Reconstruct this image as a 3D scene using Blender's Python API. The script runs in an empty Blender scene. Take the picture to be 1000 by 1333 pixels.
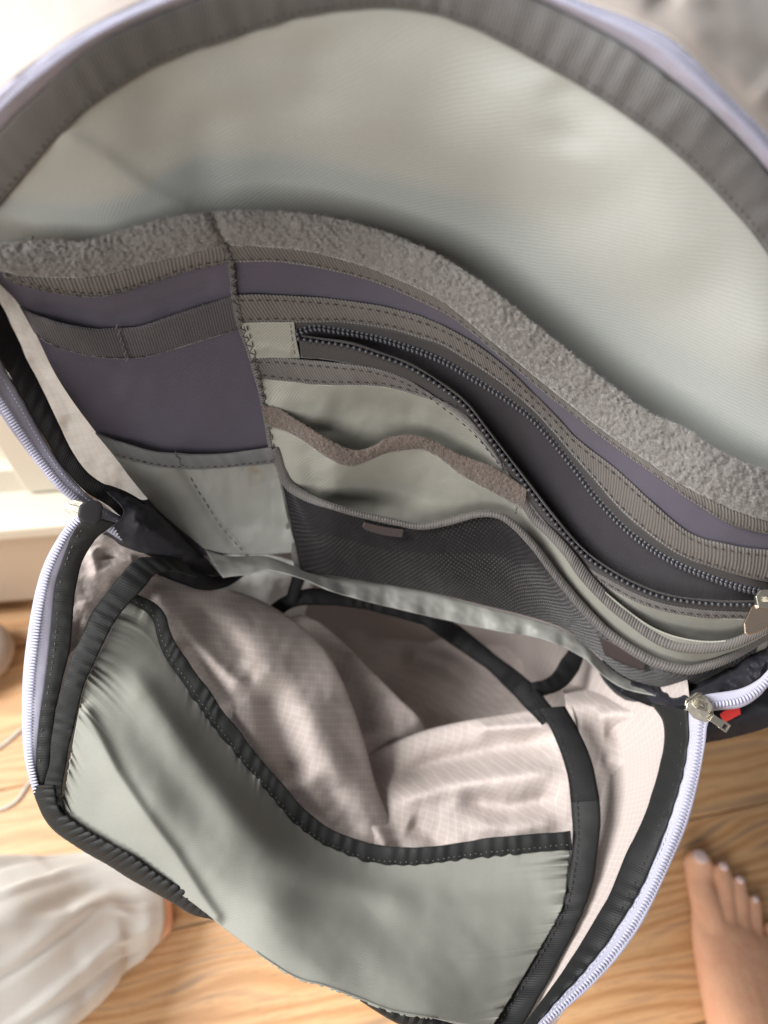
import bpy, bmesh, math, random
import numpy as np
from mathutils import Vector, Matrix
random.seed(7); rng = np.random.default_rng(7)
SC = bpy.context.scene
COL = SC.collection
R = math.radians

# ------------------------------------------------------------------ camera, world, lamps, exposure
CAM = Vector((0.0, 0.0, 0.95)); TILT = R(35.0)
cd = bpy.data.cameras.new('camera'); cam = bpy.data.objects.new('camera', cd); COL.objects.link(cam)
cam.location = CAM; cam.rotation_euler = (TILT, 0, 0)
cd.sensor_fit = 'HORIZONTAL'; cd.sensor_width = 24.0; cd.lens = 24.0
cd.clip_start = 0.01; cd.clip_end = 60
cd.dof.use_dof = True; cd.dof.focus_distance = 0.48; cd.dof.aperture_fstop = 3.6
SC.camera = cam
W = bpy.data.worlds.new('World'); SC.world = W; W.use_nodes = True
bg = W.node_tree.nodes['Background']; bg.inputs[0].default_value = (1.0, 0.99, 0.985, 1); bg.inputs[1].default_value = 0.16

def area(name, loc, target, sx, sy, power, color):
    l = bpy.data.lights.new(name, 'AREA'); l.shape = 'RECTANGLE'; l.size = sx; l.size_y = sy
    l.energy = power; l.color = color
    o = bpy.data.objects.new(name, l); COL.objects.link(o); o.location = loc
    o.rotation_euler = (Vector(target) - Vector(loc)).to_track_quat('-Z', 'Y').to_euler()
    return o
area('window_light', (-1.60, 0.20, 1.95), (0.0, 0.20, 0.35), 0.9, 1.2, 82, (1.0, 0.99, 0.975))
area('room_light', (-0.75, -1.45, 1.50), (0.05, 0.30, 0.60), 1.5, 1.1, 30, (1.0, 0.98, 0.95))
SC.view_settings.view_transform = 'Standard'; SC.view_settings.look = 'None'
SC.view_settings.exposure = 0.58; SC.view_settings.gamma = 1.0; SC.view_settings.use_curve_mapping = False
SC.cycles.max_bounces = 8; SC.cycles.transparent_max_bounces = 12

# ------------------------------------------------------------------ geometry helpers
CT, ST = math.cos(TILT), math.sin(TILT)
def P(px, py, d):
    """traced outline point (photo pixels) at its own real distance d -> world, array friendly"""
    px = np.asarray(px, float); py = np.asarray(py, float); d = np.asarray(d, float)
    x = (px - 500) / 1000.0; y = (666.5 - py) / 1000.0
    return np.stack([x * d, d * (ST + y * CT), CAM.z + d * (-CT + y * ST)], -1)
def onz(px, py, z=0.0):
    y = (666.5 - py) / 1000.0
    d = (CAM.z - z) / (CT - y * ST)
    return Vector(P(px, py, d))
def ony(px, py, Y):
    y = (666.5 - py) / 1000.0
    return Vector(P(px, py, Y / (ST + y * CT)))

class Field:                      # smooth thin-plate surface through measured depth points
    def __init__(s, pts):
        a = np.array(pts, float); s.c = a[:, :2] / 1000.0; n = len(a)
        K = s.k(s.c, s.c) + np.eye(n) * 2e-4; Q = np.hstack([np.ones((n, 1)), s.c])
        A = np.block([[K, Q], [Q.T, np.zeros((3, 3))]])
        s.w = np.linalg.solve(A, np.concatenate([a[:, 2], np.zeros(3)]))
    def k(s, a, b):
        r = np.sqrt(((a[:, None] - b[None]) ** 2).sum(-1)) + 1e-9
        return r * r * np.log(r)
    def __call__(s, px, py):
        sh = np.shape(px); p = np.stack([np.ravel(px), np.ravel(py)], -1) / 1000.0
        n = len(s.c)
        return (s.k(p, s.c) @ s.w[:n] + s.w[n] + p @ s.w[n + 1:]).reshape(sh)

def crv(pts, n, par=None):
    p = np.array(pts, float)
    if len(p) == 2:
        t = np.linspace(0, 1, n)[:, None]; return p[0] * (1 - t) + p[1] * t
    q = np.vstack([2 * p[0] - p[1], p, 2 * p[-1] - p[-2]])
    out = []
    for i in range(1, len(q) - 2):
        t = np.linspace(0, 1, 24, endpoint=False)[:, None]
        a, b, c, e = q[i - 1], q[i], q[i + 1], q[i + 2]
        out.append(.5 * (2 * b + (c - a) * t + (2 * a - 5 * b + 4 * c - e) * t**2 + (3 * b - a - 3 * c + e) * t**3))
    o = np.vstack(out + [p[-1:]])
    s = np.concatenate([[0], np.cumsum(np.linalg.norm(np.diff(o[:, :2], axis=0), axis=1))])
    tt = np.linspace(0, s[-1], n)
    return np.stack([np.interp(tt, s, o[:, k]) for k in range(o.shape[1])], -1)
def colcrv(rows, nv):             # rows: (m, n, k) -> (nv, n, k), catmull down the columns
    m = len(rows)
    if m == 2:
        t = np.linspace(0, 1, nv)[:, None, None]; return rows[0] * (1 - t) + rows[1] * t
    q = np.concatenate([[2 * rows[0] - rows[1]], rows, [2 * rows[-1] - rows[-2]]])
    v = np.linspace(0, m - 1, nv); i = np.minimum(v.astype(int), m - 2); t = (v - i)[:, None, None]
    a, b, c, e = q[i], q[i + 1], q[i + 2], q[i + 3]
    return .5 * (2 * b + (c - a) * t + (2 * a - 5 * b + 4 * c - e) * t**2 + (3 * b - a - 3 * c + e) * t**3)

def _h(i, j, s):
    n = (i.astype(np.int64) * 374761393 + j.astype(np.int64) * 668265263 + s * 1274126177) & 0x7fffffff
    n = ((n ^ (n >> 13)) * 1274126177) & 0x7fffffff
    return ((n ^ (n >> 16)) & 0xffff) / 32767.5 - 1
def noise(x, y, seed=0):
    i = np.floor(x).astype(int); j = np.floor(y).astype(int); u = x - i; v = y - j
    u = u * u * u * (u * (u * 6 - 15) + 10); v = v * v * v * (v * (v * 6 - 15) + 10)
    return (_h(i, j, seed) * (1 - u) + _h(i + 1, j, seed) * u) * (1 - v) + (_h(i, j + 1, seed) * (1 - u) + _h(i + 1, j + 1, seed) * u) * v
def fbm(x, y, seed=0, o=3):
    r = 0; a = 1
    for k in range(o): r = r + a * noise(x * 2**k, y * 2**k, seed + k); a *= .5
    return r
def sstep(a, b, x):
    t = np.clip((x - a) / (b - a), 0, 1); return t * t * (3 - 2 * t)
def fold(px, py, path, w, h, taper=0.15, asym=1.0):
    """raised (h > 0) or sunken crease along a path; w pixels wide; asym < 1 makes one flank steep"""
    p = np.array(path, float); best = np.full(np.shape(px), 1e9); par = np.zeros(np.shape(px)); sd = np.zeros(np.shape(px))
    L = np.concatenate([[0], np.cumsum(np.linalg.norm(np.diff(p, axis=0), axis=1))])
    for k in range(len(p) - 1):
        a, b = p[k], p[k + 1]; e = b - a; l2 = e @ e
        t = np.clip(((px - a[0]) * e[0] + (py - a[1]) * e[1]) / l2, 0, 1)
        dx = px - a[0] - t * e[0]; dy = py - a[1] - t * e[1]; dd = np.hypot(dx, dy)
        m = dd < best; best = np.where(m, dd, best); par = np.where(m, (L[k] + t * math.sqrt(l2)) / L[-1], par)
        sd = np.where(m, np.sign(e[0] * dy - e[1] * dx), sd)
    ww = np.where(sd > 0, w, w * asym)
    tp = sstep(-1e-6, taper, par) * sstep(-1e-6, taper, 1 - par) if taper > 0 else 1.0
    return h * np.exp(-(best / ww) ** 2) * tp

ROOTS = {}
def mesh_obj(name, verts, faces, mat, parent=None, uv=None, smooth=True):
    me = bpy.data.meshes.new(name); me.from_pydata([tuple(v) for v in verts], [], [tuple(f) for f in faces])
    if uv is not None:
        l = me.uv_layers.new(name='UVMap'); idx = np.zeros(len(me.loops), int); me.loops.foreach_get('vertex_index', idx)
        l.data.foreach_set('uv', np.asarray(uv, float)[idx].ravel())
    if smooth: me.polygons.foreach_set('use_smooth', [True] * len(me.polygons))
    if mat: me.materials.append(MAT[mat] if isinstance(mat, str) else mat)
    o = bpy.data.objects.new(name, me); COL.objects.link(o)
    if parent: attach(o, parent)
    return o
def attach(o, parent):
    o.parent = parent
    r = parent
    while r.parent: r = r.parent
    if parent is r: o.matrix_parent_inverse = Matrix.Translation(-r.location)
    else: o.matrix_parent_inverse = Matrix.Identity(4)
def thing(name, label, cat, loc, group=None):
    o = bpy.data.objects.new(name, None); COL.objects.link(o); o.location = loc; o.empty_display_size = .05
    o['label'] = label; o['category'] = cat
    if group: o['group'] = group
    return o
def tag(o, label, cat): o['label'] = label; o['category'] = cat; return o
def struct(o): o['kind'] = 'structure'; return o
def stuff(o): o['kind'] = 'stuff'; return o

def grid_faces(nv, nu):
    i = np.arange(nv - 1)[:, None] * nu + np.arange(nu - 1)[None]
    return np.stack([i, i + 1, i + nu + 1, i + nu], -1).reshape(-1, 4)
def metric_uv(V):
    u = np.concatenate([np.zeros((V.shape[0], 1)), np.cumsum(np.linalg.norm(np.diff(V, axis=1), axis=2), axis=1)], 1)
    u = u - u[:, u.shape[1] // 2][:, None]
    v = np.concatenate([np.zeros((1, V.shape[1])), np.cumsum(np.linalg.norm(np.diff(V, axis=0), axis=2), axis=0)], 0)
    return np.stack([u, v], -1)

GR = {}
def sheet(name, rows, mat, parent, field=None, off=0.0, nu=120, nv=60, fn=None, thick=.0008, flat=0.0):
    """fabric panel spanned by traced rows; off: scalar or per row list (metres towards the viewer); fn(px,py,U,V)->metres"""
    k = max(len(r[0]) for r in rows)
    rr = np.array([crv(r, nu) for r in rows]); G = colcrv(rr, nv)
    px, py = G[..., 0], G[..., 1]
    d = G[..., 2] if G.shape[2] > 2 else field(px, py)
    U, V = np.meshgrid(np.linspace(0, 1, nu), np.linspace(0, 1, nv))
    if np.isscalar(off): d = d - off
    else: d = d - np.interp(V, np.linspace(0, 1, len(off)), off)
    if fn is not None: d = d - fn(px, py, U, V)
    X = P(px, py, d)
    o = mesh_obj(name, X.reshape(-1, 3), grid_faces(nv, nu), mat, parent, (metric_uv(X) if not flat else np.stack([px * flat * .001 + .5 * (d - d.mean()), py * flat * .001 + .35 * (d - d.mean())], -1)).reshape(-1, 2))
    if thick:
        m = o.modifiers.new('thickness', 'SOLIDIFY'); m.thickness = thick; m.offset = 1.0 if False else -1.0
        # faces are wound so that the normal looks away from the viewer: push the thickness that way
        m.offset = 1.0
    o.data.flip_normals() if False else None
    GR[name] = (X, px, py, d)
    return o
def pxnorm(c):
    t = np.gradient(c[:, :2], axis=0); t /= np.linalg.norm(t, axis=1)[:, None] + 1e-9
    return np.stack([-t[:, 1], t[:, 0]], -1)
def edges(center, width, n=160):
    """two edge paths of a strip from a centre path (x, y[, d]) and a width in pixels (scalar or list)"""
    c = crv(center, n); w = np.interp(np.linspace(0, 1, n), np.linspace(0, 1, np.size(width)), np.atleast_1d(width))
    N = pxnorm(c); a = c.copy(); b = c.copy()
    a[:, :2] -= N * w[:, None] / 2; b[:, :2] += N * w[:, None] / 2
    return a, b
def strip(name, A, B, mat, parent, field=None, off=0.0, dome=.0012, nu=240, nv=9, pucker=0.0, pitch=14.0, thick=.0007, wave=0.0, seed=1, fn=None):
    a = crv(A, nu); b = crv(B, nu)
    if wave:
        s = np.arange(nu) * np.linalg.norm(a[1, :2] - a[0, :2]) / 30.0
        na = pxnorm(a); a[:, :2] += na * (noise(s, s * 0 + 3.3, seed) * wave)[:, None]; b[:, :2] += na * (noise(s, s * 0 + 9.7, seed + 5) * wave)[:, None]
    Lpx = np.linalg.norm(np.diff(a[:, :2], axis=0), axis=1).sum()
    def f(px, py, U, V):
        r = dome * (1 - (2 * V - 1) ** 2)
        if pucker:
            s = U * Lpx / pitch; ph = s + .8 * noise(s * .45, V * 0 + .5, seed)
            r = r + pucker * np.sin(2 * math.pi * ph) * (.35 + .65 * np.abs(noise(s * .6, V * .8, seed + 3))) * (0.4 + 0.6 * V)
        r = r + .0006 * fbm(U * Lpx / 60.0, V * .7, seed + 9)
        if fn is not None: r = r + fn(px, py, U, V)
        return r
    return sheet(name, [a, b], mat, parent, field, off, nu, nv, f, thick)

def stitches(name, path, mat, parent, field=None, off=0.0, dash=5.0, gap=4.0, w=.00038, jit=.4, h=.0004):
    c0 = crv(path, 4); L = np.linalg.norm(np.diff(crv(path, 200)[:, :2], axis=0), axis=1).sum()
    n = int(L / (dash + gap)) * 8 + 1; c = crv(path, n)
    d = c[:, 2] if c.shape[1] > 2 else field(c[:, 0], c[:, 1])
    X = P(c[:, 0], c[:, 1], d - off)
    vs, fs = [], []
    for k in range(0, n - 8, 8):
        m = int(round(8 * dash / (dash + gap)))
        a, b = Vector(X[k]), Vector(X[k + m]); t = (b - a).normalized(); view = (CAM - a).normalized()
        s = t.cross(view).normalized() * w; up = view * h
        s2 = s * random.uniform(.7, 1.2); j = s * random.uniform(-jit, jit)
        base = len(vs)
        for q, kk in ((a, .3), (a.lerp(b, .5), 1.0), (b, .3)):
            vs += [q - s2 * (.5 + .5 * kk) + j, q + up * (.5 + kk) + j, q + s2 * (.5 + .5 * kk) + j, q - up + j]
        for q in (0, 4):
            for e in range(4): fs.append((base + q + e, base + q + (e + 1) % 4, base + q + 4 + (e + 1) % 4, base + q + 4 + e))
        fs += [(base, base + 3, base + 2, base + 1), (base + 8, base + 9, base + 10, base + 11)]
    return mesh_obj(name, vs, fs, mat, parent) if vs else None

def blob(nr=4, ns=6):
    v = [(0, 0, 1)]; f = []
    for i in range(1, nr):
        a = math.pi * i / nr
        for j in range(ns): b = 2 * math.pi * j / ns; v.append((math.sin(a) * math.cos(b), math.sin(a) * math.sin(b), math.cos(a)))
    v.append((0, 0, -1)); n = len(v) - 1
    for j in range(ns): f.append((0, 1 + j, 1 + (j + 1) % ns)); f.append((n, n - ns + (j + 1) % ns, n - ns + j))
    for i in range(nr - 2):
        for j in range(ns):
            a = 1 + i * ns + j; b = 1 + i * ns + (j + 1) % ns; f.append((a, a + ns, b + ns, b))
    return np.array(v, float), f
BLOB = blob(4, 6)
def teeth(name, path, mat, parent, field=None, off=0.0, pitch=5.0, across=6.0, along=.42, up=.35, slant=0.0, side=0.0, alt=0.0):
    L = np.linalg.norm(np.diff(crv(path, 300)[:, :2], axis=0), axis=1).sum()
    n = max(3, int(L / pitch)); c = crv(path, n); N = pxnorm(c)
    d = (c[:, 2] if c.shape[1] > 2 else field(c[:, 0], c[:, 1])) - off
    X = P(c[:, 0], c[:, 1], d); A = P(c[:, 0] + N[:, 0], c[:, 1] + N[:, 1], d) - X
    T = np.gradient(X, axis=0)
    vs, fs = [], []
    bv, bf = BLOB
    for k in range(n):
        a = Vector(A[k]); ppm = a.length; t = Vector(T[k]).normalized(); ax = (a.normalized() + t * slant).normalized()
        z = t.cross(ax).normalized(); t2 = ax.cross(z).normalized()
        if z.dot(CAM - Vector(X[k])) < 0: z = -z
        M = np.array([ax * across * ppm * .5, t2 * pitch * ppm * along, z * pitch * ppm * up]) 
        o = X[k] + np.array(a) * (side + (alt if k % 2 else -alt)); b = len(vs) * 1
        vs.extend(list(bv @ M + o)); fs.extend([tuple(b + i for i in f) for f in bf])
    return stuff(mesh_obj(name, vs, fs, mat, parent))

def bm_obj(name, bm, mat, parent=None, smooth=True, bevel=0.0, sub=0):
    me = bpy.data.meshes.new(name); bm.to_mesh(me); bm.free()
    if smooth: me.polygons.foreach_set('use_smooth', [True] * len(me.polygons))
    me.materials.append(MAT[mat]); o = bpy.data.objects.new(name, me); COL.objects.link(o)
    if parent: attach(o, parent)
    if bevel:
        b = o.modifiers.new('bevel', 'BEVEL'); b.width = bevel; b.segments = 2; b.limit_method = 'ANGLE'
    if sub:
        s = o.modifiers.new('sub', 'SUBSURF'); s.levels = sub; s.render_levels = sub
    return o
def frame_at(origin, xdir, n):
    x = Vector(xdir).normalized(); z = Vector(n); z = (z - x * z.dot(x)).normalized(); y = z.cross(x)
    return Matrix(((x.x, y.x, z.x, origin[0]), (x.y, y.y, z.y, origin[1]), (x.z, y.z, z.z, origin[2]), (0, 0, 0, 1)))
def prism(bm, outline, z0, z1, M):
    a = [bm.verts.new(M @ Vector((x, y, z0))) for x, y in outline]; b = [bm.verts.new(M @ Vector((x, y, z1))) for x, y in outline]
    n = len(outline); bm.faces.new(a[::-1]); bm.faces.new(b)
    for i in range(n): bm.faces.new((a[i], a[(i + 1) % n], b[(i + 1) % n], b[i]))
def box(bm, c, s, M=Matrix.Identity(4)):
    r = bmesh.ops.create_cube(bm, size=1.0); bmesh.ops.transform(bm, matrix=M @ Matrix.Translation(c) @ Matrix.Diagonal((*s, 1)), verts=r['verts'])
def tube(bm, pts, rad, seg=8, cap=True):
    pts = [Vector(p) for p in pts]; n = len(pts); rings = []
    rad = [rad] * n if np.isscalar(rad) else rad
    prev = None
    for i, p in enumerate(pts):
        t = (pts[min(i + 1, n - 1)] - pts[max(i - 1, 0)]).normalized()
        a = t.orthogonal().normalized() if prev is None else (prev - t * prev.dot(t)).normalized(); prev = a; b = t.cross(a)
        rings.append([bm.verts.new(p + (a * math.cos(2 * math.pi * k / seg) + b * math.sin(2 * math.pi * k / seg)) * rad[i]) for k in range(seg)])
    for i in range(n - 1):
        for k in range(seg): bm.faces.new((rings[i][k], rings[i][(k + 1) % seg], rings[i + 1][(k + 1) % seg], rings[i + 1][k]))
    if cap: bm.faces.new(rings[0][::-1]); bm.faces.new(rings[-1])

# ------------------------------------------------------------------ materials
MAT = {}
class NB:
    def __init__(s, name):
        s.m = bpy.data.materials.new(name); s.m.use_nodes = True; s.t = s.m.node_tree; s.n = s.t.nodes; s.b = s.n['Principled BSDF']; s.out = s.n['Material Output']; MAT[name] = s.m
    def link(s, a, b): s.t.links.new(a, b)
    def val(s, sock, v):
        if hasattr(v, 'is_linked') or isinstance(v, bpy.types.NodeSocket): s.link(v, sock)
        else: sock.default_value = v
    def math(s, op, a, b=0.0, c=None, clamp=False):
        n = s.n.new('ShaderNodeMath'); n.operation = op; n.use_clamp = clamp; s.val(n.inputs[0], a); s.val(n.inputs[1], b)
        if c is not None: s.val(n.inputs[2], c)
        return n.outputs[0]
    def uv(s):
        n = s.n.new('ShaderNodeUVMap'); n.uv_map = 'UVMap'; x = s.n.new('ShaderNodeSeparateXYZ'); s.link(n.outputs[0], x.inputs[0]); return n.outputs[0], x.outputs[0], x.outputs[1]
    def pos(s): return s.n.new('ShaderNodeNewGeometry').outputs['Position']
    def noise(s, vec, scale, detail=3, rough=.5, w=None):
        n = s.n.new('ShaderNodeTexNoise'); s.link(vec, n.inputs['Vector']); n.inputs['Scale'].default_value = scale; n.inputs['Detail'].default_value = detail; n.inputs['Roughness'].default_value = rough
        return n.outputs['Fac']
    def mapping(s, vec, scale=(1, 1, 1), rot=(0, 0, 0), loc=(0, 0, 0)):
        n = s.n.new('ShaderNodeMapping'); s.link(vec, n.inputs[0]); n.inputs['Scale'].default_value = scale; n.inputs['Rotation'].default_value = rot; n.inputs['Location'].default_value = loc
        return n.outputs[0]
    def mix(s, f, a, b, blend='MIX'):
        n = s.n.new('ShaderNodeMix'); n.data_type = 'RGBA'; n.blend_type = blend; s.val(n.inputs[0], f)
        for sock, v in ((n.inputs[6], a), (n.inputs[7], b)):
            if isinstance(v, (tuple, list)): sock.default_value = (*v[:3], 1)
            else: s.link(v, sock)
        return n.outputs[2]
    def sin(s, x, pitch, phase=0.0):
        return s.math('MULTIPLY_ADD', s.math('SINE', s.math('MULTIPLY_ADD', x, 2 * math.pi / pitch, phase)), .5, .5)
    def ramp(s, f, stops):
        n = s.n.new('ShaderNodeValToRGB'); s.link(f, n.inputs[0]); e = n.color_ramp.elements
        while len(e) < len(stops): e.new(.5)
        for k, (p, c) in enumerate(stops): e[k].position = p; e[k].color = (*c, 1) if len(c) == 3 else c
        return n.outputs[0]
    def bump(s, h, strength, dist):
        n = s.n.new('ShaderNodeBump'); s.link(h, n.inputs['Height']); n.inputs['Strength'].default_value = strength; n.inputs['Distance'].default_value = dist; s.link(n.outputs[0], s.b.inputs['Normal']); return n
    def finish(s, col, rough=.7, spec=.3, sheen=0.0, metal=0.0, coat=0.0):
        if isinstance(col, (tuple, list)): s.b.inputs['Base Color'].default_value = (*col, 1)
        else: s.link(col, s.b.inputs['Base Color'])
        s.val(s.b.inputs['Roughness'], rough); s.b.inputs['Specular IOR Level'].default_value = spec; s.b.inputs['Metallic'].default_value = metal
        s.b.inputs['Sheen Weight'].default_value = sheen; s.b.inputs['Sheen Roughness'].default_value = .4; s.b.inputs['Coat Weight'].default_value = coat
        return s.m
def sc(c, k): return tuple(min(1, x * k) for x in c)
def fabric(name, col, kind, pitch=.0016, ang=0.0, rough=.72, spec=.25, sheen=.15, depth=.0003, strength=.5, contrast=.22, dust=.12, translucent=0.0, stain=None, lo=None):
    s = NB(name); vec, u, v = s.uv(); pos = s.pos()
    lo = lo or sc(col, 1 - contrast)
    if kind == 'rib':        # grosgrain: ribs across the ribbon, fine warp between
        w = s.noise(s.mapping(vec, (900, 250, 1)), 1.0, 1)
        h = s.sin(s.math('ADD', u, s.math('MULTIPLY', w, pitch * .25)), pitch)
    elif kind == 'twill':
        r = s.math('ADD', s.math('MULTIPLY', u, math.cos(ang)), s.math('MULTIPLY', v, math.sin(ang)))
        w = s.noise(vec, 60, 1)
        a = s.sin(s.math('ADD', r, s.math('MULTIPLY', w, pitch * 1.2)), pitch)
        q = s.math('SUBTRACT', s.math('MULTIPLY', u, math.sin(ang)), s.math('MULTIPLY', v, math.cos(ang)))
        h = s.math('MULTIPLY', a, s.math('MULTIPLY_ADD', s.sin(q, pitch * .8), .35, .65))
    elif kind == 'plain':
        h = s.math('MULTIPLY', s.sin(u, pitch), s.sin(v, pitch))
    elif kind == 'knit':
        h = s.math('ADD', s.math('MULTIPLY', s.sin(v, pitch), .6), s.math('MULTIPLY', s.sin(u, pitch * .8), .4))
    elif kind == 'ripstop':
        uu = s.math('ADD', s.math('MULTIPLY', u, math.cos(ang)), s.math('MULTIPLY', v, math.sin(ang)))
        vv = s.math('SUBTRACT', s.math('MULTIPLY', v, math.cos(ang)), s.math('MULTIPLY', u, math.sin(ang)))
        g1 = s.math('GREATER_THAN', s.sin(uu, pitch), .965); g2 = s.math('GREATER_THAN', s.sin(vv, pitch), .965)
        g3 = s.math('MAXIMUM', g1, g2)
        fine = s.math('MULTIPLY', s.sin(uu, pitch / 6.0), s.sin(vv, pitch / 6.0))
        h = s.math('ADD', s.math('MULTIPLY', fine, .5), s.math('MULTIPLY', g3, .6))
    elif kind == 'mesh':
        a = s.math('COSINE', s.math('MULTIPLY', u, 2 * math.pi / pitch)); b = s.math('COSINE', s.math('MULTIPLY', v, 2 * math.pi / (pitch * 1.25)))
        h = s.math('MULTIPLY', s.math('ADD', s.math('MULTIPLY', a, b), 1.0), .5)
    else:
        h = s.noise(vec, 1.0 / pitch, 2)
    c = s.mix(h, lo, col) if kind != 'ripstop' else s.mix(s.math('MULTIPLY', g3, .52), s.mix(fine, sc(lo, .90), lo), col)
    if dust:
        f = s.ramp(s.noise(pos, 16, 4, .6), [(.35, (0, 0, 0)), (.75, (1, 1, 1))])
        c = s.mix(s.math('MULTIPLY', f, dust), c, sc(col, 1.35) if max(col) < .5 else sc(col, .72))
        g = s.noise(pos, 420, 2, .6)
        c = s.mix(s.math('MULTIPLY', g, .25), c, sc(col, .62))
    if stain:
        for (p, r_, cc, amt) in stain:
            dn = s.n.new('ShaderNodeVectorMath'); dn.operation = 'DISTANCE'; s.link(pos, dn.inputs[0]); dn.inputs[1].default_value = p
            q = s.math('ADD', s.math('DIVIDE', dn.outputs['Value'], r_), s.math('MULTIPLY_ADD', s.noise(pos, 160, 3), 1.6, -.8))
            c = s.mix(s.math('MULTIPLY', s.math('SUBTRACT', 1.0, s.math('SMOOTH_MIN', s.math('MAXIMUM', q, 0.0), 1.0, .3), clamp=True), amt), c, cc)
    hh = h
    s.bump(hh, strength, depth)
    rg = s.math('MULTIPLY_ADD', s.noise(pos, 35, 2), .18, rough - .09)
    s.finish(c, rg, spec, sheen)
    if kind == 'mesh':
        hole = s.math('GREATER_THAN', h, .955); tr = s.n.new('ShaderNodeBsdfTransparent'); mx = s.n.new('ShaderNodeMixShader')
        s.link(hole, mx.inputs[0]); s.link(s.b.outputs[0], mx.inputs[1]); s.link(tr.outputs[0], mx.inputs[2]); s.link(mx.outputs[0], s.out.inputs[0])
    if translucent:
        tr = s.n.new('ShaderNodeBsdfTranslucent'); mx = s.n.new('ShaderNodeMixShader'); mx.inputs[0].default_value = translucent
        s.link(c, tr.inputs[0]); s.link(s.b.outputs[0], mx.inputs[1]); s.link(tr.outputs[0], mx.inputs[2]); s.link(mx.outputs[0], s.out.inputs[0])
    return s.m
def plain(name, col, rough=.5, spec=.4, metal=0.0, var=.15, scale=60, bump=0.0, coat=0.0):
    s = NB(name); pos = s.pos(); f = s.noise(pos, scale, 4, .6)
    c = s.mix(s.math('MULTIPLY', f, var * 2), col, sc(col, .6)); 
    if bump: s.bump(f, .5, bump)
    s.finish(c, s.math('MULTIPLY_ADD', f, .2, rough - .1), spec, 0, metal, coat); return s.m

stp = tuple(P(333, 622, .535)); stp2 = tuple(P(338, 640, .54)); fst = tuple(P(398, 600, .46))
fabric('lining', (0.369, 0.382, 0.362), 'twill', .0021, 1.0, rough=.85, spec=.10, contrast=.10, depth=.00016, strength=.4, dust=.08)
fabric('green', (0.266, 0.260, 0.225), 'twill', .0015, .8, rough=.62, spec=.28, contrast=.25, depth=.00018, dust=.12)
fabric('green_stained', (0.266, 0.260, 0.225), 'twill', .0015, .8, rough=.62, spec=.28, contrast=.25, depth=.00018, dust=.12, stain=[(fst, .012, (.40, .24, .10), .55)])
fabric('coated_green', (0.222, 0.224, 0.200), 'twill', .0013, .8, rough=.80, spec=.14, sheen=.1, contrast=.10, depth=.00010, strength=.35, dust=.10)
fabric('slate', (0.216, 0.216, 0.199), 'plain', .0011, rough=.50, spec=.4, contrast=.08, depth=.0001, strength=.3, dust=.15, stain=[(stp, .010, (.16, .10, .05), .8), (stp2, .007, (.14, .09, .05), .7)])
fabric('knit', (0.077, 0.067, 0.088), 'knit', .0013, rough=.85, spec=.15, sheen=.35, contrast=.30, depth=.0003, dust=.10)
fabric('knit_dark', (0.029, 0.025, 0.030), 'knit', .0013, rough=.9, spec=.1, sheen=.25, contrast=.3, depth=.0003, dust=.06)
fabric('elastic', (0.074, 0.066, 0.071), 'rib', .0016, rough=.8, spec=.2, sheen=.25, contrast=.42, depth=.0005, dust=.08)
fabric('ribbon', (0.123, 0.109, 0.101), 'rib', .0021, rough=.62, spec=.35, sheen=.2, contrast=.50, depth=.0006, strength=.7, dust=.10)
fabric('ribbon_fine', (0.111, 0.100, 0.094), 'rib', .0020, rough=.62, spec=.35, sheen=.2, contrast=.45, depth=.0005, strength=.7, dust=.10)
fabric('binding_grey', (0.125, 0.125, 0.125), 'rib', .0016, rough=.60, spec=.3, sheen=.15, contrast=.30, depth=.0004, dust=.18)
fabric('binding_dark', (0.015, 0.016, 0.016), 'rib', .0017, rough=.58, spec=.18, sheen=.03, contrast=.38, depth=.00018, strength=.5, dust=.22)
fabric('binding_black', (0.010, 0.010, 0.011), 'rib', .0016, rough=.55, spec=.12, sheen=0, contrast=.4, depth=.0004, dust=.15)
fabric('navy', (0.018, 0.018, 0.024), 'plain', .0011, rough=.62, spec=.2, sheen=.05, contrast=.1, depth=.0001, dust=.1)
fabric('mesh_fabric', (0.007, 0.005, 0.007), 'mesh', .0036, rough=.75, spec=.2, sheen=.2, contrast=.72, depth=.0006, strength=.8, dust=.06)
fabric('pink', (0.648, 0.562, 0.528), 'ripstop', .0046, .25, rough=.85, spec=.10, contrast=.10, lo=(.475, .415, .39), depth=.00025, dust=.10, translucent=.08)
fabric('pink_plain', (0.438, 0.385, 0.353), 'plain', .0012, rough=.65, spec=.3, contrast=.1, depth=.0001, dust=.12, translucent=.15)
fabric('white_ripstop', (0.726, 0.704, 0.682), 'ripstop', .0050, .15, rough=.55, spec=.35, contrast=.2, lo=(.90, .88, .85), depth=.0003, dust=.03, translucent=.60)
fabric('zip_tape', (0.371, 0.363, 0.451), 'rib', .0010, rough=.6, spec=.35, contrast=.22, depth=.0003, dust=.06)
plain('zip_teeth', (0.379, 0.383, 0.492), .35, .5, var=.05)
fabric('dark_tape', (0.042, 0.038, 0.038), 'knit', .0011, rough=.7, spec=.3, contrast=.4, depth=.0003, dust=.08)
plain('dark_teeth', (0.032, 0.032, 0.038), .38, .40, var=.08)
fabric('fleece', (0.230, 0.217, 0.207), 'fuzz', .0014, rough=.95, spec=.08, sheen=.6, contrast=.5, depth=.0014, strength=1.0, dust=.10)
plain('fleece_fibre', (0.264, 0.248, 0.235), .95, .05, var=.2)
plain('trim_fibre', (0.175, 0.141, 0.124), .95, .05, var=.2)
fabric('trim_fleece', (0.161, 0.128, 0.115), 'fuzz', .0009, rough=.95, spec=.08, sheen=.5, contrast=.5, depth=.0008, strength=1.0, dust=.08)
plain('thread_grey', (0.091, 0.084, 0.081), .75, .2, var=.2)
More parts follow.
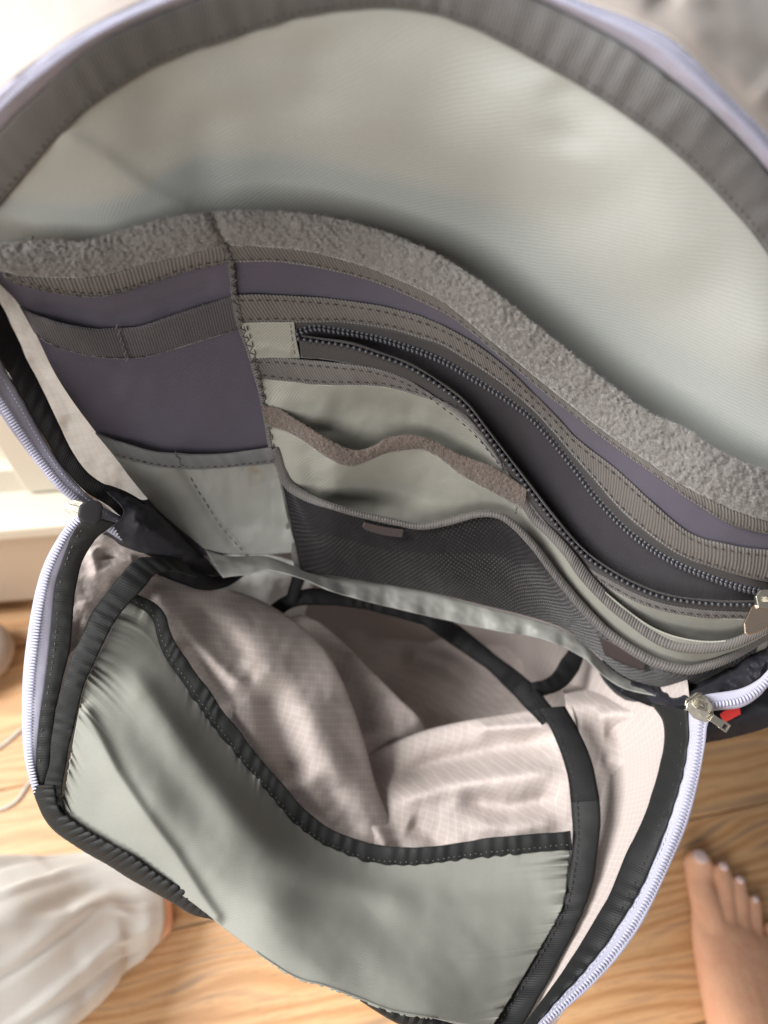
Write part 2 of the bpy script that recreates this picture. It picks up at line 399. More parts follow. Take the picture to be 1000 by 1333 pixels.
plain('thread_light', (0.252, 0.252, 0.231), .75, .2, var=.2)
plain('thread_dark', (0.045, 0.041, 0.040), .75, .2, var=.2)
plain('thread_white', (.62, .62, .60), .75, .2, var=.2)
plain('thread_lilac', (.48, .52, .70), .75, .2, var=.1)
plain('metal', (.62, .58, .50), .30, .5, metal=1.0, var=.2, scale=200)
plain('metal_warm', (.66, .52, .42), .28, .5, metal=1.0, var=.25, scale=90)
plain('metal_engraved', (.18, .16, .13), .5, .4, metal=.6)
plain('rubber', (0.021, 0.020, 0.022), .55, .2, var=.15)
plain('brown_label', (0.038, 0.028, 0.027), .55, .3)
plain('red_tag', (.75, .045, .04), .5, .4)
plain('lint', (.7, .68, .64), .9, .1)
plain('nail', (0.788, 0.616, 0.602), .22, .5, var=.03, coat=.4)
plain('white_cable', (0.560, 0.553, 0.539), .4, .4, var=.03)
fabric('white_cotton', (0.814, 0.807, 0.771), 'plain', .0012, rough=.85, spec=.15, sheen=.2, contrast=.06, depth=.0002, dust=.05, translucent=.12)
plain('cream_paint', (0.544, 0.500, 0.417), .45, .4, var=.04, scale=12)
plain('tan_board', (0.434, 0.350, 0.266), .5, .35, var=.08, scale=14)
fabric('beige_upholstery', (.42, .35, .30), 'plain', .0016, rough=.9, spec=.1, sheen=.3, contrast=.15, depth=.0003)
s = NB('frosted_panel'); s.finish(s.mix(s.noise(s.pos(), 9, 3), (.66, .61, .49), (.58, .54, .43)), .25, .5)
# skin
s = NB('skin'); pos = s.pos(); f = s.noise(pos, 22, 4, .6)
c = s.mix(f, (.84, .47, .30), (.92, .57, .38)); c = s.mix(s.math('MULTIPLY', s.noise(pos, 300, 2), .25), c, (.50, .24, .15))
c = s.mix(s.math('MULTIPLY', s.ramp(s.noise(pos, 60, 3), [(.45, (0, 0, 0)), (.7, (1, 1, 1))]), .30), c, (.70, .30, .20))
s.bump(s.math('ADD', s.noise(s.mapping(pos, (220, 140, 220)), 1.0, 4, .65), s.math('MULTIPLY', s.noise(s.mapping(pos, (60, 22, 60)), 1.0, 3), 1.5)), .35, .0016); s.finish(c, .48, .4)
s.b.inputs['Subsurface Weight'].default_value = .25; s.b.inputs['Subsurface Radius'].default_value = (.010, .004, .002); s.b.inputs['Subsurface Scale'].default_value = .5
# oak
s = NB('oak'); tc = s.n.new('ShaderNodeTexCoord').outputs['Object']; oi = s.n.new('ShaderNodeObjectInfo')
rnd = oi.outputs['Random']
offv = s.n.new('ShaderNodeCombineXYZ'); s.link(s.math('MULTIPLY', rnd, 37.0), offv.inputs[0]); s.link(s.math('MULTIPLY', rnd, 11.0), offv.inputs[1])
va = s.n.new('ShaderNodeVectorMath'); va.operation = 'ADD'; s.link(tc, va.inputs[0]); s.link(offv.outputs[0], va.inputs[1]); pv = va.outputs[0]
big = s.noise(s.mapping(pv, (2.0, 9.0, 1)), 1.0, 2, .5)
sep = s.n.new('ShaderNodeSeparateXYZ'); s.link(pv, sep.inputs[0])
rings = s.sin(s.math('ADD', sep.outputs[1], s.math('MULTIPLY', big, .13)), .016)
fine = s.noise(s.mapping(pv, (14, 330, 1)), 1.0, 4, .7); pore = s.noise(s.mapping(pv, (30, 700, 1)), 1.0, 2, .8)
c = s.ramp(rings, [(0, (.42, .225, .100)), (.35, (.51, .295, .140)), (1, (.57, .35, .180))])
c = s.mix(s.math('MULTIPLY', s.math('GREATER_THAN', fine, .56), .35), c, (.27, .14, .065))
c = s.mix(s.ramp(pore, [(.58, (0, 0, 0)), (.70, (.55, .55, .55))]), c, (.17, .09, .045))
c = s.mix(s.math('MULTIPLY', rnd, .25), c, (.58, .36, .185))
dark = s.ramp(s.math('MULTIPLY', s.noise(s.mapping(pv, (4, 26, 1), loc=(3, 7, 0)), 1.0, 3, .6), rings), [(.42, (0, 0, 0)), (.62, (.7, .7, .7))])
c = s.mix(dark, c, (.24, .15, .095))
s.bump(s.math('ADD', fine, s.math('MULTIPLY', pore, .6)), .25, .0006); s.finish(c, .46, .4)

# ------------------------------------------------------------------ the floor
ang = R(11.0); cz, sz = math.cos(ang), math.sin(ang)
def fl(x, y): return (x * cz - y * sz, x * sz + y * cz)
bm = bmesh.new(); box(bm, (0, .6, -.030), (5.0, 4.6, .02)); floor = struct(bm_obj('floor', bm, 'tan_board', smooth=False))
PW, PL = .19, 1.45
bm = bmesh.new(); box(bm, (0, 0, -.01), (PL - .0012, PW - .0012, .02)); bmesh.ops.bevel(bm, geom=[e for e in bm.edges], offset=.0012, segments=1, affect='EDGES')
pm = bpy.data.meshes.new('floor_plank'); bm.to_mesh(pm); bm.free(); pm.materials.append(MAT['oak'])
for r in range(-6, 13):
    sh = (r * .53) % 1.0 * PL
    for k in range(-2, 2):
        x = k * PL + sh; y = r * PW + .055
        if math.hypot(x, y - .5) > 2.1: continue
        o = bpy.data.objects.new('floor_plank', pm); COL.objects.link(o); X, Y = fl(x, y); o.location = (X, Y, 0); o.rotation_euler = (0, 0, ang); o.parent = floor

# ------------------------------------------------------------------ the backpack
BAG = thing('backpack', 'open pale pink backpack with lilac zipper and grey pockets, standing on the wooden floor', 'backpack', (0, .285, 0))
LIN = Field([(-120, 250, .36), (0, 150, .315), (0, 300, .405), (250, 0, .30), (480, -60, .295), (500, 150, .36), (150, 180, .352), (280, 290, .436), (500, 310, .450), (700, 0, .30), (750, 250, .365),
             (700, 430, .466), (850, 540, .472), (1000, 200, .325), (1000, 450, .395), (1000, 640, .467), (1120, 420, .40), (500, 420, .50), (200, 380, .45), (800, 620, .51), (1120, 700, .46)])
SLV = Field([(0, 330, .392), (0, 360, .40), (60, 440, .436), (130, 330, .405), (280, 290, .402), (300, 345, .428), (500, 305, .412), (500, 375, .44), (640, 400, .418), (750, 465, .424), (900, 580, .428),
             (1000, 615, .428), (1000, 720, .452), (850, 650, .455), (150, 480, .465), (310, 430, .470), (125, 565, .492), (200, 650, .535), (350, 580, .535), (390, 745, .59), (280, 730, .585),
             (500, 500, .50), (480, 650, .57), (500, 770, .61), (640, 790, .61), (740, 830, .60), (850, 880, .572), (940, 860, .53), (1000, 780, .475), (700, 640, .53), (800, 740, .515), (1080, 660, .45), (1080, 850, .52)])
fleece_top = [(-60, 312), (0, 318), (60, 313), (110, 315), (160, 300), (215, 285), (272, 277), (330, 275), (400, 279), (470, 293), (540, 318), (600, 350), (650, 385), (700, 425), (750, 465), (800, 505), (850, 540), (890, 556), (925, 580), (962, 600), (1000, 612), (1070, 622)]
fleece_bot = [(-60, 350), (0, 353), (25, 359), (50, 361), (100, 362), (137, 358), (187, 345), (250, 330), (282, 320), (300, 320), (350, 322), (400, 327), (450, 340), (503, 358), (574, 392), (637, 442), (700, 493), (775, 553), (837, 597), (890, 633), (950, 662), (1000, 678), (1070, 690)]
ribL_top = [(2, 352), (25, 359), (50, 361), (100, 362), (137, 358), (187, 345), (250, 330), (287, 319)]
ribL_bot = [(6, 362), (25, 371), (50, 377), (75, 382), (105, 386), (140, 385), (187, 372), (250, 352), (301, 342)]
ribR_top = [(292, 320), (350, 322), (400, 327), (450, 340), (503, 358), (574, 392), (637, 442), (700, 493), (775, 553), (837, 597), (890, 633), (950, 662), (1000, 678), (1060, 690)]
ribR_bot = [(303, 342), (350, 341), (400, 346), (450, 357), (505, 374), (585, 412), (645, 459), (705, 508), (782, 568), (850, 617), (900, 652), (950, 682), (1000, 696), (1060, 706)]
inner_arc = [(-120, 330), (-60, 318), (5, 260), (80, 175), (140, 125), (215, 82), (300, 52), (400, 22), (500, 12), (575, 22), (625, 42), (690, 75), (720, 92), (780, 127), (880, 200), (960, 280), (1000, 330), (1060, 420), (1100, 520)]
outer_arc = [(-160, 330), (-80, 265), (0, 172), (65, 110), (130, 55), (210, 17), (300, -15), (400, -42), (500, -52), (600, -38), (700, 0), (780, 40), (850, 85), (930, 150), (1000, 225), (1060, 310), (1110, 410), (1140, 510)]

def lin_fn(px, py, U, V):
    r = fold(px, py, [(50, 160), (130, 205), (190, 250), (245, 277), (290, 282)], 30, .0080, .2, .5)
    r += fold(px, py, [(284, 282), (272, 235), (266, 180), (280, 120)], 34, -.0085, .25)
    r += fold(px, py, [(300, 60), (290, 150), (330, 260)], 55, .0060, .3)
    r += fold(px, py, [(225, 90), (205, 150), (215, 225)], 40, -.0055, .3)
    r += fold(px, py, [(415, 25), (418, 90), (405, 170)], 36, -.0060, .35) + fold(px, py, [(480, 25), (500, 100), (480, 220)], 60, .0050, .35)
    r += fold(px, py, [(690, 75), (660, 140), (560, 230)], 60, .0060, .3) + fold(px, py, [(725, 90), (745, 150), (735, 210)], 36, -.0045, .3)
    r += fold(px, py, [(540, 265), (700, 285), (860, 225)], 56, -.0085, .35) + fold(px, py, [(760, 160), (840, 250), (900, 400)], 80, .0040, .3)
    r += fold(px, py, [(640, 360), (780, 350), (950, 300)], 70, .0050, .3) + fold(px, py, [(0, 300), (100, 288), (200, 284)], 30, .0050, .3)
    return r * .50 + .0004 * fbm(px / 150, py / 150, 3, 2)
low = [(x, y + 75) for x, y in fleece_top]
mid = [(x * .5 + a * .5, y * .5 + b * .5 + 20) for (x, y), (a, b) in zip(crv(inner_arc, 40)[:, :2], crv(fleece_top, 40)[:, :2])]
sheet('back_lining', [crv(inner_arc, 60)[:, :2], np.array(mid), crv(fleece_top, 60)[:, :2], crv(low, 60)[:, :2]], 'lining', BAG, LIN, 0.0, 260, 150, lin_fn, .001)
# binding of the rim, lilac zipper half, outer fabric
rb = strip('rim_binding', outer_arc, inner_arc, 'binding_grey', BAG, LIN, .003, .002, 420, 12, .0006, 37, .0012, 1.5, 4)
stitches('stitching', [(x, y) for x, y in np.array(crv(inner_arc, 40)) * .88 + np.array(crv(outer_arc, 40)) * .12], 'thread_grey', rb, LIN, .0052, 6, 5)
zo = [(-190, 300), (-90, 215), (0, 118), (50, 78), (100, 45), (190, 0), (290, -38), (400, -68), (500, -78), (610, -62), (750, -2), (820, 24), (880, 55), (950, 125), (1000, 175), (1080, 270), (1150, 390), (1180, 500)]
zt = strip('zipper_tape', zo, outer_arc, 'zip_tape', BAG, LIN, .001, .004, 360, 10, 0, 14, .001, 0, 3)
zmid = np.array(crv(zo, 60)) * .62 + np.array(crv(outer_arc, 60)) * .38
teeth('zipper_teeth', zmid, 'zip_teeth', zt, LIN, .0055, 4.6, 12)
stitches('stitching', np.array(crv(zo, 60)) * .93 + np.array(crv(outer_arc, 60)) * .07, 'thread_lilac', zt, LIN, .003, 4, 4)
r0 = crv(zo, 80); N = pxnorm(r0); sg = np.sign(((np.array([500, 400]) - r0[:, :2]) * N).sum(1))[:, None]; N = -N * sg
def outset(k, dd):
    q = np.zeros((80, 3)); q[:, :2] = r0[:, :2] + N * k; q[:, 2] = LIN(r0[:, 0], r0[:, 1]) + dd; return q
def shell_fn(px, py, U, V):
    return .006 * fbm(px / 60, py / 60, 21) * V + fold(px, py, [(840, -10), (920, 30), (1010, 110)], 22, -.012, .1) + fold(px, py, [(870, 0), (950, 60), (1010, 130)], 20, .008, .1)
sheet('outer_fabric', [outset(-2, 0.0), outset(30, .006), outset(75, .03), outset(115, .08), outset(120, .15), outset(60, .23)], 'pink_plain', BAG, None, 0, 200, 50, shell_fn, .0012)

# ---- laptop sleeve: knit panel with fleece edge, ribbon, elastic band
seam = [(274, 279), (283, 302), (292, 322), (301, 345), (305, 385), (315, 430), (330, 470), (344, 530), (353, 582), (366, 622), (380, 700), (392, 745)]
kl = [(2, 352), (7, 367), (25, 397), (50, 442), (75, 492), (107, 539), (125, 563), (155, 598), (190, 645), (235, 690), (275, 728)]
def knit_fn(px, py, U, V):
    r = .0012 * fbm(px / 90, py / 90, 31)
    r += fold(px, py, [(40, 395), (150, 408), (290, 365)], 14, -.0025, .1)
    return r
sheet('laptop_sleeve', [[(-40, 338), (0, 340), (100, 345), (200, 325), (290, 300)], [(25, 397), (100, 404), (200, 395), (303, 372)], [(75, 492), (150, 500), (250, 490), (335, 480)], [(125, 563), (200, 580), (290, 575), (353, 565)], [(190, 645), (250, 650), (310, 645), (372, 640)], [(262, 724), (300, 722), (345, 722), (388, 720)]],
      'knit', BAG, SLV, -.001, 200, 160, knit_fn, .0025)
SL = bpy.data.objects['laptop_sleeve']
def knit_band_fn(px, py, U, V): return .001 * fbm(px / 80, py / 80, 35)
kb = sheet('sleeve_band', [[(290, 322)] + ribR_top[1:], [(303, 384), (342, 385), (392, 387), (455, 393), (515, 405), (574, 424), (637, 462), (700, 519), (750, 571), (800, 611), (850, 656), (900, 696), (950, 711), (1000, 718), (1060, 725)],
            [(308, 420), (342, 420), (392, 421), (455, 425), (515, 436), (574, 455), (637, 490), (700, 550), (750, 602), (800, 642), (850, 686), (900, 726), (950, 741), (1000, 748), (1060, 755)]],
           'knit', SL, SLV, 0.0, 320, 40, knit_band_fn, .0025)
# fleece edge, bulging over the opening, with a dent at the seam
def fleece_fn(px, py, U, V):
    b = .0075 * np.sqrt(np.clip(1 - (2 * V - .9) ** 2 / 1.25, 0, 1)) 
    b = b - .0045 * np.exp(-((px - 281 - (py - 290) * .35) / 7) ** 2)
    b = b +   .0010 * fbm(px / 4.2, py / 4.2, 41, 2) + .0009 * fbm(px / 40, py / 40, 44)
    return b
ft = sheet('fleece_trim', [fleece_top, [((a[0] + b[0]) / 2, (a[1] + b[1]) / 2) for a, b in zip(crv(fleece_top, 30), crv(fleece_bot, 30))], fleece_bot], 'fleece', SL, SLV, .001, 760, 54, fleece_fn, .0)
def fibres(name, gname, mat, parent, count, ln, w, vlo=0.0, vhi=1.0, lift=.0005):
    X, px, py, d = GR[gname]; nv, nu = px.shape
    a = rng.uniform(vlo, vhi, count) * (nv - 1.001); b = rng.uniform(0, 1, count) * (nu - 1.001)
    i, j = a.astype(int), b.astype(int); fa, fb = (a - i)[:, None], (b - j)[:, None]
    p = X[i, j] * (1 - fa) * (1 - fb) + X[i + 1, j] * fa * (1 - fb) + X[i, j + 1] * (1 - fa) * fb + X[i + 1, j + 1] * fa * fb
    tu = X[i, j + 1] - X[i, j]; tv = X[i + 1, j] - X[i, j]
    tu /= np.linalg.norm(tu, axis=1)[:, None] + 1e-12; n = np.cross(tu, tv); n /= np.linalg.norm(n, axis=1)[:, None] + 1e-12
    view = np.array(CAM) - p; n *= np.sign((n * view).sum(1))[:, None]; tv = np.cross(n, tu)
    th = rng.uniform(0, 2 * math.pi, count); bend = rng.uniform(-1.6, 1.6, count)
    vs = np.zeros((count, 6, 3)); 
    dirn = lambda t: np.cos(t)[:, None] * tu + np.sin(t)[:, None] * tv
    L = ln * rng.uniform(.6, 1.3, count)[:, None]; q0 = p; q1 = q0 + dirn(th) * L * .5 + n * lift * rng.uniform(.5, 1.8, count)[:, None]; q2 = q1 + dirn(th + bend) * L * .5 - n * lift * rng.uniform(0, 1.2, count)[:, None]
    for k, (q, t) in enumerate(((q0, th), (q1, th + bend * .5), (q2, th + bend))):
        sd = dirn(t + math.pi / 2) * w * (.7 if k != 1 else 1.1); vs[:, 2 * k] = q - sd; vs[:, 2 * k + 1] = q + sd
    base = np.arange(count)[:, None] * 6
    f = np.concatenate([base + np.array([[0, 1, 3, 2]]), base + np.array([[2, 3, 5, 4]])])
    return stuff(mesh_obj(name, vs.reshape(-1, 3), f, mat, parent))
fibres('fleece_pile', 'fleece_trim', 'fleece_fibre', SL, 70000, .0017, .00008, .0, .97, .00055)
# ribbons under the fleece
ra = strip('ribbon', ribL_top, ribL_bot, 'ribbon', SL, SLV, .0030, .0008, 220, 8, .0004, 18, .0008, .5, 2)
stitches('stitching', np.array(crv(ribL_bot, 40)) + [0, -4.5], 'thread_dark', SL, SLV, .0050, 6, 5)
stitches('stitching', np.array(crv(ribL_bot, 40)) + [0, -.5], 'thread_grey', SL, SLV, .0036, 12, 1, .0003)
strip('ribbon', ribR_top, ribR_bot, 'ribbon', SL, SLV, .0024, .0008, 420, 8, .0003, 18, .0008, .5, 5)
stitches('stitching', np.array(crv(ribR_bot, 60)) + [-1, -3], 'thread_grey', SL, SLV, .0040, 6, 5)
# seam between the two halves
def zigzag(name, path, mat, parent, off, amp=4.0, step=5.0, w=.00035):
    c = crv(path, 200); L = np.linalg.norm(np.diff(c, axis=0), axis=1).sum(); n = int(L / step); c = crv(path, n); N = pxnorm(c)
    bm = bmesh.new(); pts = []
    for k in range(n):
        q = c[k] + N[k] * amp * (1 if k % 2 else -1) * random.uniform(.7, 1.1); pts.append(Vector(P(q[0], q[1], SLV(q[0], q[1]) - off - random.uniform(0, .0006))))
    for k in range(n - 1): tube(bm, [pts[k], pts[k + 1]], w, 5, False)
    return bm_obj(name, bm, mat, parent)
sa, sb = edges(seam[1:], [7, 8, 9, 9, 8, 8, 9, 10, 12], 120)
strip('seam_ridge', sa, sb, 'ribbon_fine', SL, SLV, .0026, .0016, 200, 8, .0005, 10, .0006, .8, 8)
zigzag('seam_stitching', [(p[0] + 1, p[1]) for p in seam[:8]], 'thread_grey', SL, .0050, 4.0, 5.5)
stitches('stitching', [(p[0] + 4, p[1]) for p in seam[4:]], 'thread_dark', SL, SLV, .0046, 8, 5)
# elastic band
eu = [(25, 398), (32, 404), (50, 412), (82, 422), (120, 429), (152, 428), (175, 427), (200, 420), (250, 403), (303, 386)]
el = [(44, 433), (62, 447), (100, 460), (137, 466), (167, 467), (200, 463), (250, 448), (285, 437), (313, 428)]
def band_fn(px, py, U, V): return .0035 * (np.sin(math.pi * np.clip((U - .02) / .44, 0, 1)) + np.sin(math.pi * np.clip((U - .46) / .54, 0, 1))) * (1 - .6 * V)
eb = strip('elastic_band', eu, el, 'elastic', SL, SLV, .0015, .0008, 240, 12, 0, 14, .001, .4, 11, band_fn)
zigzag('bar_tack', [(152, 422), (157, 440), (163, 458), (167, 470)], 'thread_grey', eb, .0040, 2.2, 4.0, .0004)
stitches('stitching', np.array(crv(el, 40)) + [0, -1], 'thread_dark', eb, SLV, .0030, 12, 2, .0003)
# slate twin pocket
cu = [(124, 564), (145, 572), (168, 579), (200, 588), (227, 590), (250, 592), (290, 591), (330, 586), (354, 582)]
cl = [(150, 595), (175, 601), (200, 607), (225, 610), (250, 611), (290, 610), (330, 606), (360, 603)]
dart = [(228, 588), (248, 622), (268, 655), (288, 686), (304, 704), (318, 720)]
def slate_fn(px, py, U, V):
    r = fold(px, py, dart, 9, -.0032, 0) + .0035 * np.sin(math.pi * U) * (1 - V) + fold(px, py, [(180, 640), (230, 680), (270, 715)], 14, .0025) + fold(px, py, [(290, 690), (340, 680), (385, 690)], 12, -.002)
    return r + .0010 * fbm(px / 40, py / 40, 51)
cp = sheet('slip_pocket', [cu, cl, [(172, 625), (220, 640), (290, 640), (366, 630)], [(210, 668), (260, 680), (310, 682), (376, 680)], [(268, 716), (304, 722), (345, 722), (388, 719)]], 'slate', BAG, SLV, [.0035, .0040, .0045, .0040, .003], 170, 100, slate_fn, .0008)
pb = strip('pocket_binding', cu, cl, 'binding_grey', cp, SLV, .0050, .001, 180, 8, .0004, 20, .0008, .5, 13, lambda px, py, U, V: .003 * np.sin(math.pi * U))
stitches('stitching', np.array(crv(cl, 30)) + [0, -3], 'thread_dark', pb, SLV, .0085, 5, 4)
zigzag('bar_tack', [(227, 588), (233, 600), (238, 608)], 'thread_grey', pb, .0088, 2.0, 4.0, .0003)
stitches('dart_stitching', dart[1:], 'thread_grey', cp, SLV, .0040, 6, 4)
# ---- organiser on the right half
def e_x(px): return sstep(345, 470, px) * (1 - .55 * sstep(820, 1000, px))
orT = [(301, 385), (342, 384), (392, 386), (455, 392), (515, 403), (574, 423), (637, 461), (700, 518), (750, 570), (800, 610), (850, 655), (900, 695), (950, 710), (1000, 717), (1060, 722)]
orB = [(312, 421), (350, 420), (415, 420), (456, 421), (505, 428), (532, 435), (574, 449), (616, 474), (660, 505), (700, 540), (750, 597), (812, 667), (875, 717), (925, 738), (1000, 758), (1060, 764)]
coU = [(386, 432), (410, 426), (435, 429), (480, 437), (515, 446), (574, 468), (616, 492), (658, 518), (700, 551), (750, 611), (775, 645), (812, 685), (850, 715), (887, 736), (925, 751), (962, 764), (1000, 772), (1050, 778)]
coL = [(389, 441), (417, 445), (455, 451), (492, 463), (532, 478), (574, 504), (606, 530), (640, 574), (680, 626), (720, 678), (760, 722), (800, 750), (840, 770), (880, 781), (940, 787), (1000, 787), (1050, 786)]
ZP = sheet('zip_pocket', [orB, [(x, y + 10) for x, y in orB], [(330, 468), (390, 470), (455, 490), (515, 520), (574, 560), (616, 600), (660, 650), (700, 690), (750, 730), (812, 780), (875, 800), (925, 810), (1000, 815), (1060, 812)]],
          'knit_dark', BAG, SLV, [.001, -.002, -.010], 240, 50, lambda px, py, U, V: .001 * fbm(px / 60, py / 60, 61), .001)
r1 = strip('ribbon', orT, orB, 'ribbon', ZP, SLV, .0036, .0010, 520, 12, .00035, 30, .0010, .6, 15)
stitches('stitching', np.array(crv(orT, 60)) + [0, 7], 'thread_dark', ZP, SLV, .0054, 6, 5)
stitches('stitching', np.array(crv(orB, 60)) + [0, -4.5], 'thread_dark', ZP, SLV, .0054, 6, 5)
tu = np.array(crv(orB, 80)); tl = np.array(crv(coU, 80))
strip('zipper_tape', np.array([(383, 420)] + orB[2:]), [(383, 428)] + coU[1:], 'dark_tape', ZP, SLV, .0020, .0004, 300, 6, 0, 14, .0006)
teeth('zipper_teeth', coU, 'dark_teeth', ZP, SLV, .0036, 6.2, 9.5, .50, .42, .55, 2.4)
teeth('zipper_teeth', coU, 'dark_teeth', ZP, SLV, .0034, 6.2, 9.5, .50, .42, -.55, -2.4)
# small twill tab where the zipper starts
tab = sheet('zipper_end_tab', [[(314, 421), (345, 420), (383, 420)], [(320, 442), (350, 444), (386, 443)], [(328, 467), (355, 466), (391, 467)]], 'green', ZP, SLV, .0046, 60, 40, lambda px, py, U, V: fold(px, py, [(325, 455), (350, 452), (385, 460)], 6, .0012), .001)
stitches('stitching', [(377, 422), (380, 444), (384, 465)], 'thread_light', tab, SLV, .0062, 5, 3)
stitches('stitching', [(321, 424), (328, 446), (334, 466)], 'thread_dark', tab, SLV, .0062, 6, 4)
# front panel of the zipped pocket: tape, ribbon and twill, sagging forward so that the mouth gapes
def gape(k): return lambda px, py, U, V: k * e_x(px)
g1 = .016
r2T = [(324, 466), (360, 466), (406, 470), (450, 474), (490, 480), (525, 492), (549, 505), (580, 527), (610, 552), (640, 586), (676, 634), (712, 682), (755, 730), (800, 759), (840, 779), (880, 790), (940, 796), (1000, 797), (1050, 796)]
r2B = [(341, 493), (380, 497), (420, 501), (480, 502), (515, 507), (565, 522), (607, 541), (637, 577), (664, 623), (684, 660), (720, 698), (760, 742), (808, 774), (848, 791), (900, 803), (960, 806), (1000, 807), (1050, 806)]
FPl = Field([(0, 0, 0)] + [(x, y, 0) for x, y in ((900, 0), (0, 1000), (1000, 1000))])
def zt_fn(px, py, U, V): return g1 * e_x(px)
ztp = strip('zipper_tape', coL, [(392, 466), (420, 468), (455, 474), (492, 482), (532, 497), (572, 522), (602, 546), (634, 584), (672, 634), (708, 682), (752, 730), (798, 759), (840, 779), (880, 790), (940, 796), (1000, 797), (1050, 796)], 'dark_tape', ZP, SLV, .0020, .0004, 300, 6, 0, 14, .0008, 0, 1, zt_fn)
def with_d(path, off, g=0.0, n=70, f=SLV):
    c = crv(path, n)[:, :2]; return np.column_stack([c, f(c[:, 0], c[:, 1]) - off - g * e_x(c[:, 0])])
teeth('zipper_teeth', with_d(coL, .0042, g1), 'dark_teeth', ZP, None, 0, 8.0, 8.5, .40, .42, 0, 0)
eA, eB = edges(with_d(np.array(crv(coL, 60)) + [3.5, -4.0], .0030, g1), 3.0)
strip('zipper_cord', eA, eB, 'dark_tape', ZP, None, 0, .0012, 300, 6, .0005, 6, .0006, .5, 3)
r2 = strip('ribbon', r2T, r2B, 'ribbon_fine', ZP, SLV, .0034, .0010, 480, 10, .0004, 24, .001, .5, 17, lambda px, py, U, V: g1 * e_x(px))
stitches('stitching', with_d(np.array(crv(r2T, 60)) + [0, 6], .0050, g1, 80), 'thread_dark', ZP, None, 0, 6, 5)
stitches('stitching', with_d(np.array(crv(r2B, 60)) + [0, -4], .0050, g1, 80), 'thread_dark', ZP, None, 0, 6, 5)
def fpan_fn(px, py, U, V):
    r = g1 * e_x(px) * (1 - .55 * V) - .018 * V * e_x(px)
    r += fold(px, py, [(345, 515), (390, 535), (430, 565)], 22, .004, .3)
    r += fold(px, py, [(420, 530), (480, 530), (560, 535)], 18, -.004, .2) + .0008 * fbm(px / 40, py / 40, 71)
    return r
fp = sheet('front_panel', [r2B, [(346, 530), (400, 535), (470, 540), (540, 545), (600, 562), (630, 592), (655, 633), (680, 675), (716, 710), (752, 752), (800, 788), (845, 808), (900, 820), (950, 824), (1000, 826), (1050, 828)],
                           [(352, 575), (400, 590), (470, 610), (540, 615), (600, 625), (640, 650), (670, 680), (700, 710), (735, 745), (765, 778), (805, 808), (850, 828), (900, 838), (950, 842), (1000, 838), (1050, 836)]],
           'green', ZP, SLV, .0026, 320, 70, fpan_fn, .001)
# ---- open pocket with the brown fleece edge
tT = [(340, 529), (360, 530), (392, 550), (430, 573), (462, 586), (485, 581), (505, 570), (530, 566), (555, 570), (577, 580), (602, 593), (640, 607), (670, 625), (686, 637)]
tB = [(347, 554), (370, 561), (392, 572), (417, 590), (442, 604), (462, 607), (485, 598), (505, 590), (542, 585), (557, 588), (577, 600), (602, 620), (632, 637), (660, 652), (682, 664)]
g2 = .017
def t_fn(px, py, U, V):
    return (g1 * .35 + g2) * sstep(340, 440, px) * (1 - .25 * sstep(600, 690, px)) + .004 * np.sin((px - 340) / 50.0) * sstep(340, 420, px) * (1 - sstep(600, 680, px))
OP = sheet('open_pocket', [tB + [(720, 700), (760, 745), (800, 782), (850, 818), (900, 834), (950, 834), (1000, 815)],
                           [(352, 580), (375, 600), (420, 618), (470, 630), (530, 620), (580, 630), (620, 645), (655, 662), (686, 682), (716, 712), (755, 762), (790, 796), (830, 828), (870, 848), (910, 856), (950, 850), (1000, 832)],
                           [(362, 620), (390, 650), (430, 662), (480, 672), (540, 672), (590, 675), (630, 682), (665, 692), (690, 712), (715, 742), (745, 782), (780, 816), (820, 846), (860, 866), (900, 876), (940, 870), (1000, 846)],
                           [(372, 660), (400, 690), (440, 700), (500, 715), (560, 720), (600, 720), (640, 722), (665, 730), (690, 750), (715, 780), (745, 812), (780, 842), (820, 866), (860, 884), (900, 890), (940, 882), (1000, 858)]],
           'green_stained', BAG, SLV, .0030, 330, 110,
           lambda px, py, U, V: t_fn(px, py, U, V) * (1 - 1.05 * V) * (1 - .0 * V) + .008 * sstep(690, 760, px) * (1 - .6 * sstep(900, 1000, px)) - .018 * np.exp(-((px - 490) / 70) ** 2 - ((py - 650) / 26) ** 2) + .004 * np.exp(-((px - 590) / 50) ** 2 - ((py - 640) / 30) ** 2) + fold(px, py, [(395, 565), (410, 605), (412, 650)], 16, -.005, .3) + fold(px, py, [(425, 590), (440, 620), (440, 655)], 20, .004, .3) + .0008 * fbm(px / 35, py / 35, 81), .001)
def trim_fn(px, py, U, V): return t_fn(px, py, U, V) + .0028 * np.sqrt(np.clip(1 - (2 * V - 1) ** 2, 0, 1)) + .0005 * fbm(px / 3.0, py / 3.0, 85, 2)
tr = sheet('fleece_trim', [tT, tB], 'trim_fleece', OP, SLV, .0038, 420, 26, trim_fn, .0)
fibres('fleece_pile', 'fleece_trim', 'trim_fibre', OP, 9000, .0014, .00010, .0, .96, .0004)
stitches('stitching', [(680, 640), (676, 652), (671, 670)], 'thread_dark', OP, SLV, .0215, 3, 1, .0005)
# ribbon that carries the pocket edge on to the right
c3 = [(680, 650), (697, 676), (715, 693), (738, 718), (762, 750), (790, 780), (820, 805), (850, 827), (875, 839), (912, 844), (950, 839), (978, 828), (1010, 812), (1050, 800)]
def opoff(px): return .0030 + t_fn(px, 0, 0, 0) + .008 * sstep(690, 760, px) * (1 - .6 * sstep(900, 1000, px))
q3 = with_d(c3, .0025, 0, 90); q3[:, 2] -= opoff(q3[:, 0])
a3, b3 = edges(q3, [12, 13, 15, 15, 16, 15, 14, 12, 10])
r3 = strip('ribbon', a3, b3, 'ribbon_fine', OP, None, 0, .0014, 360, 9, .0004, 20, .001, .5, 19)
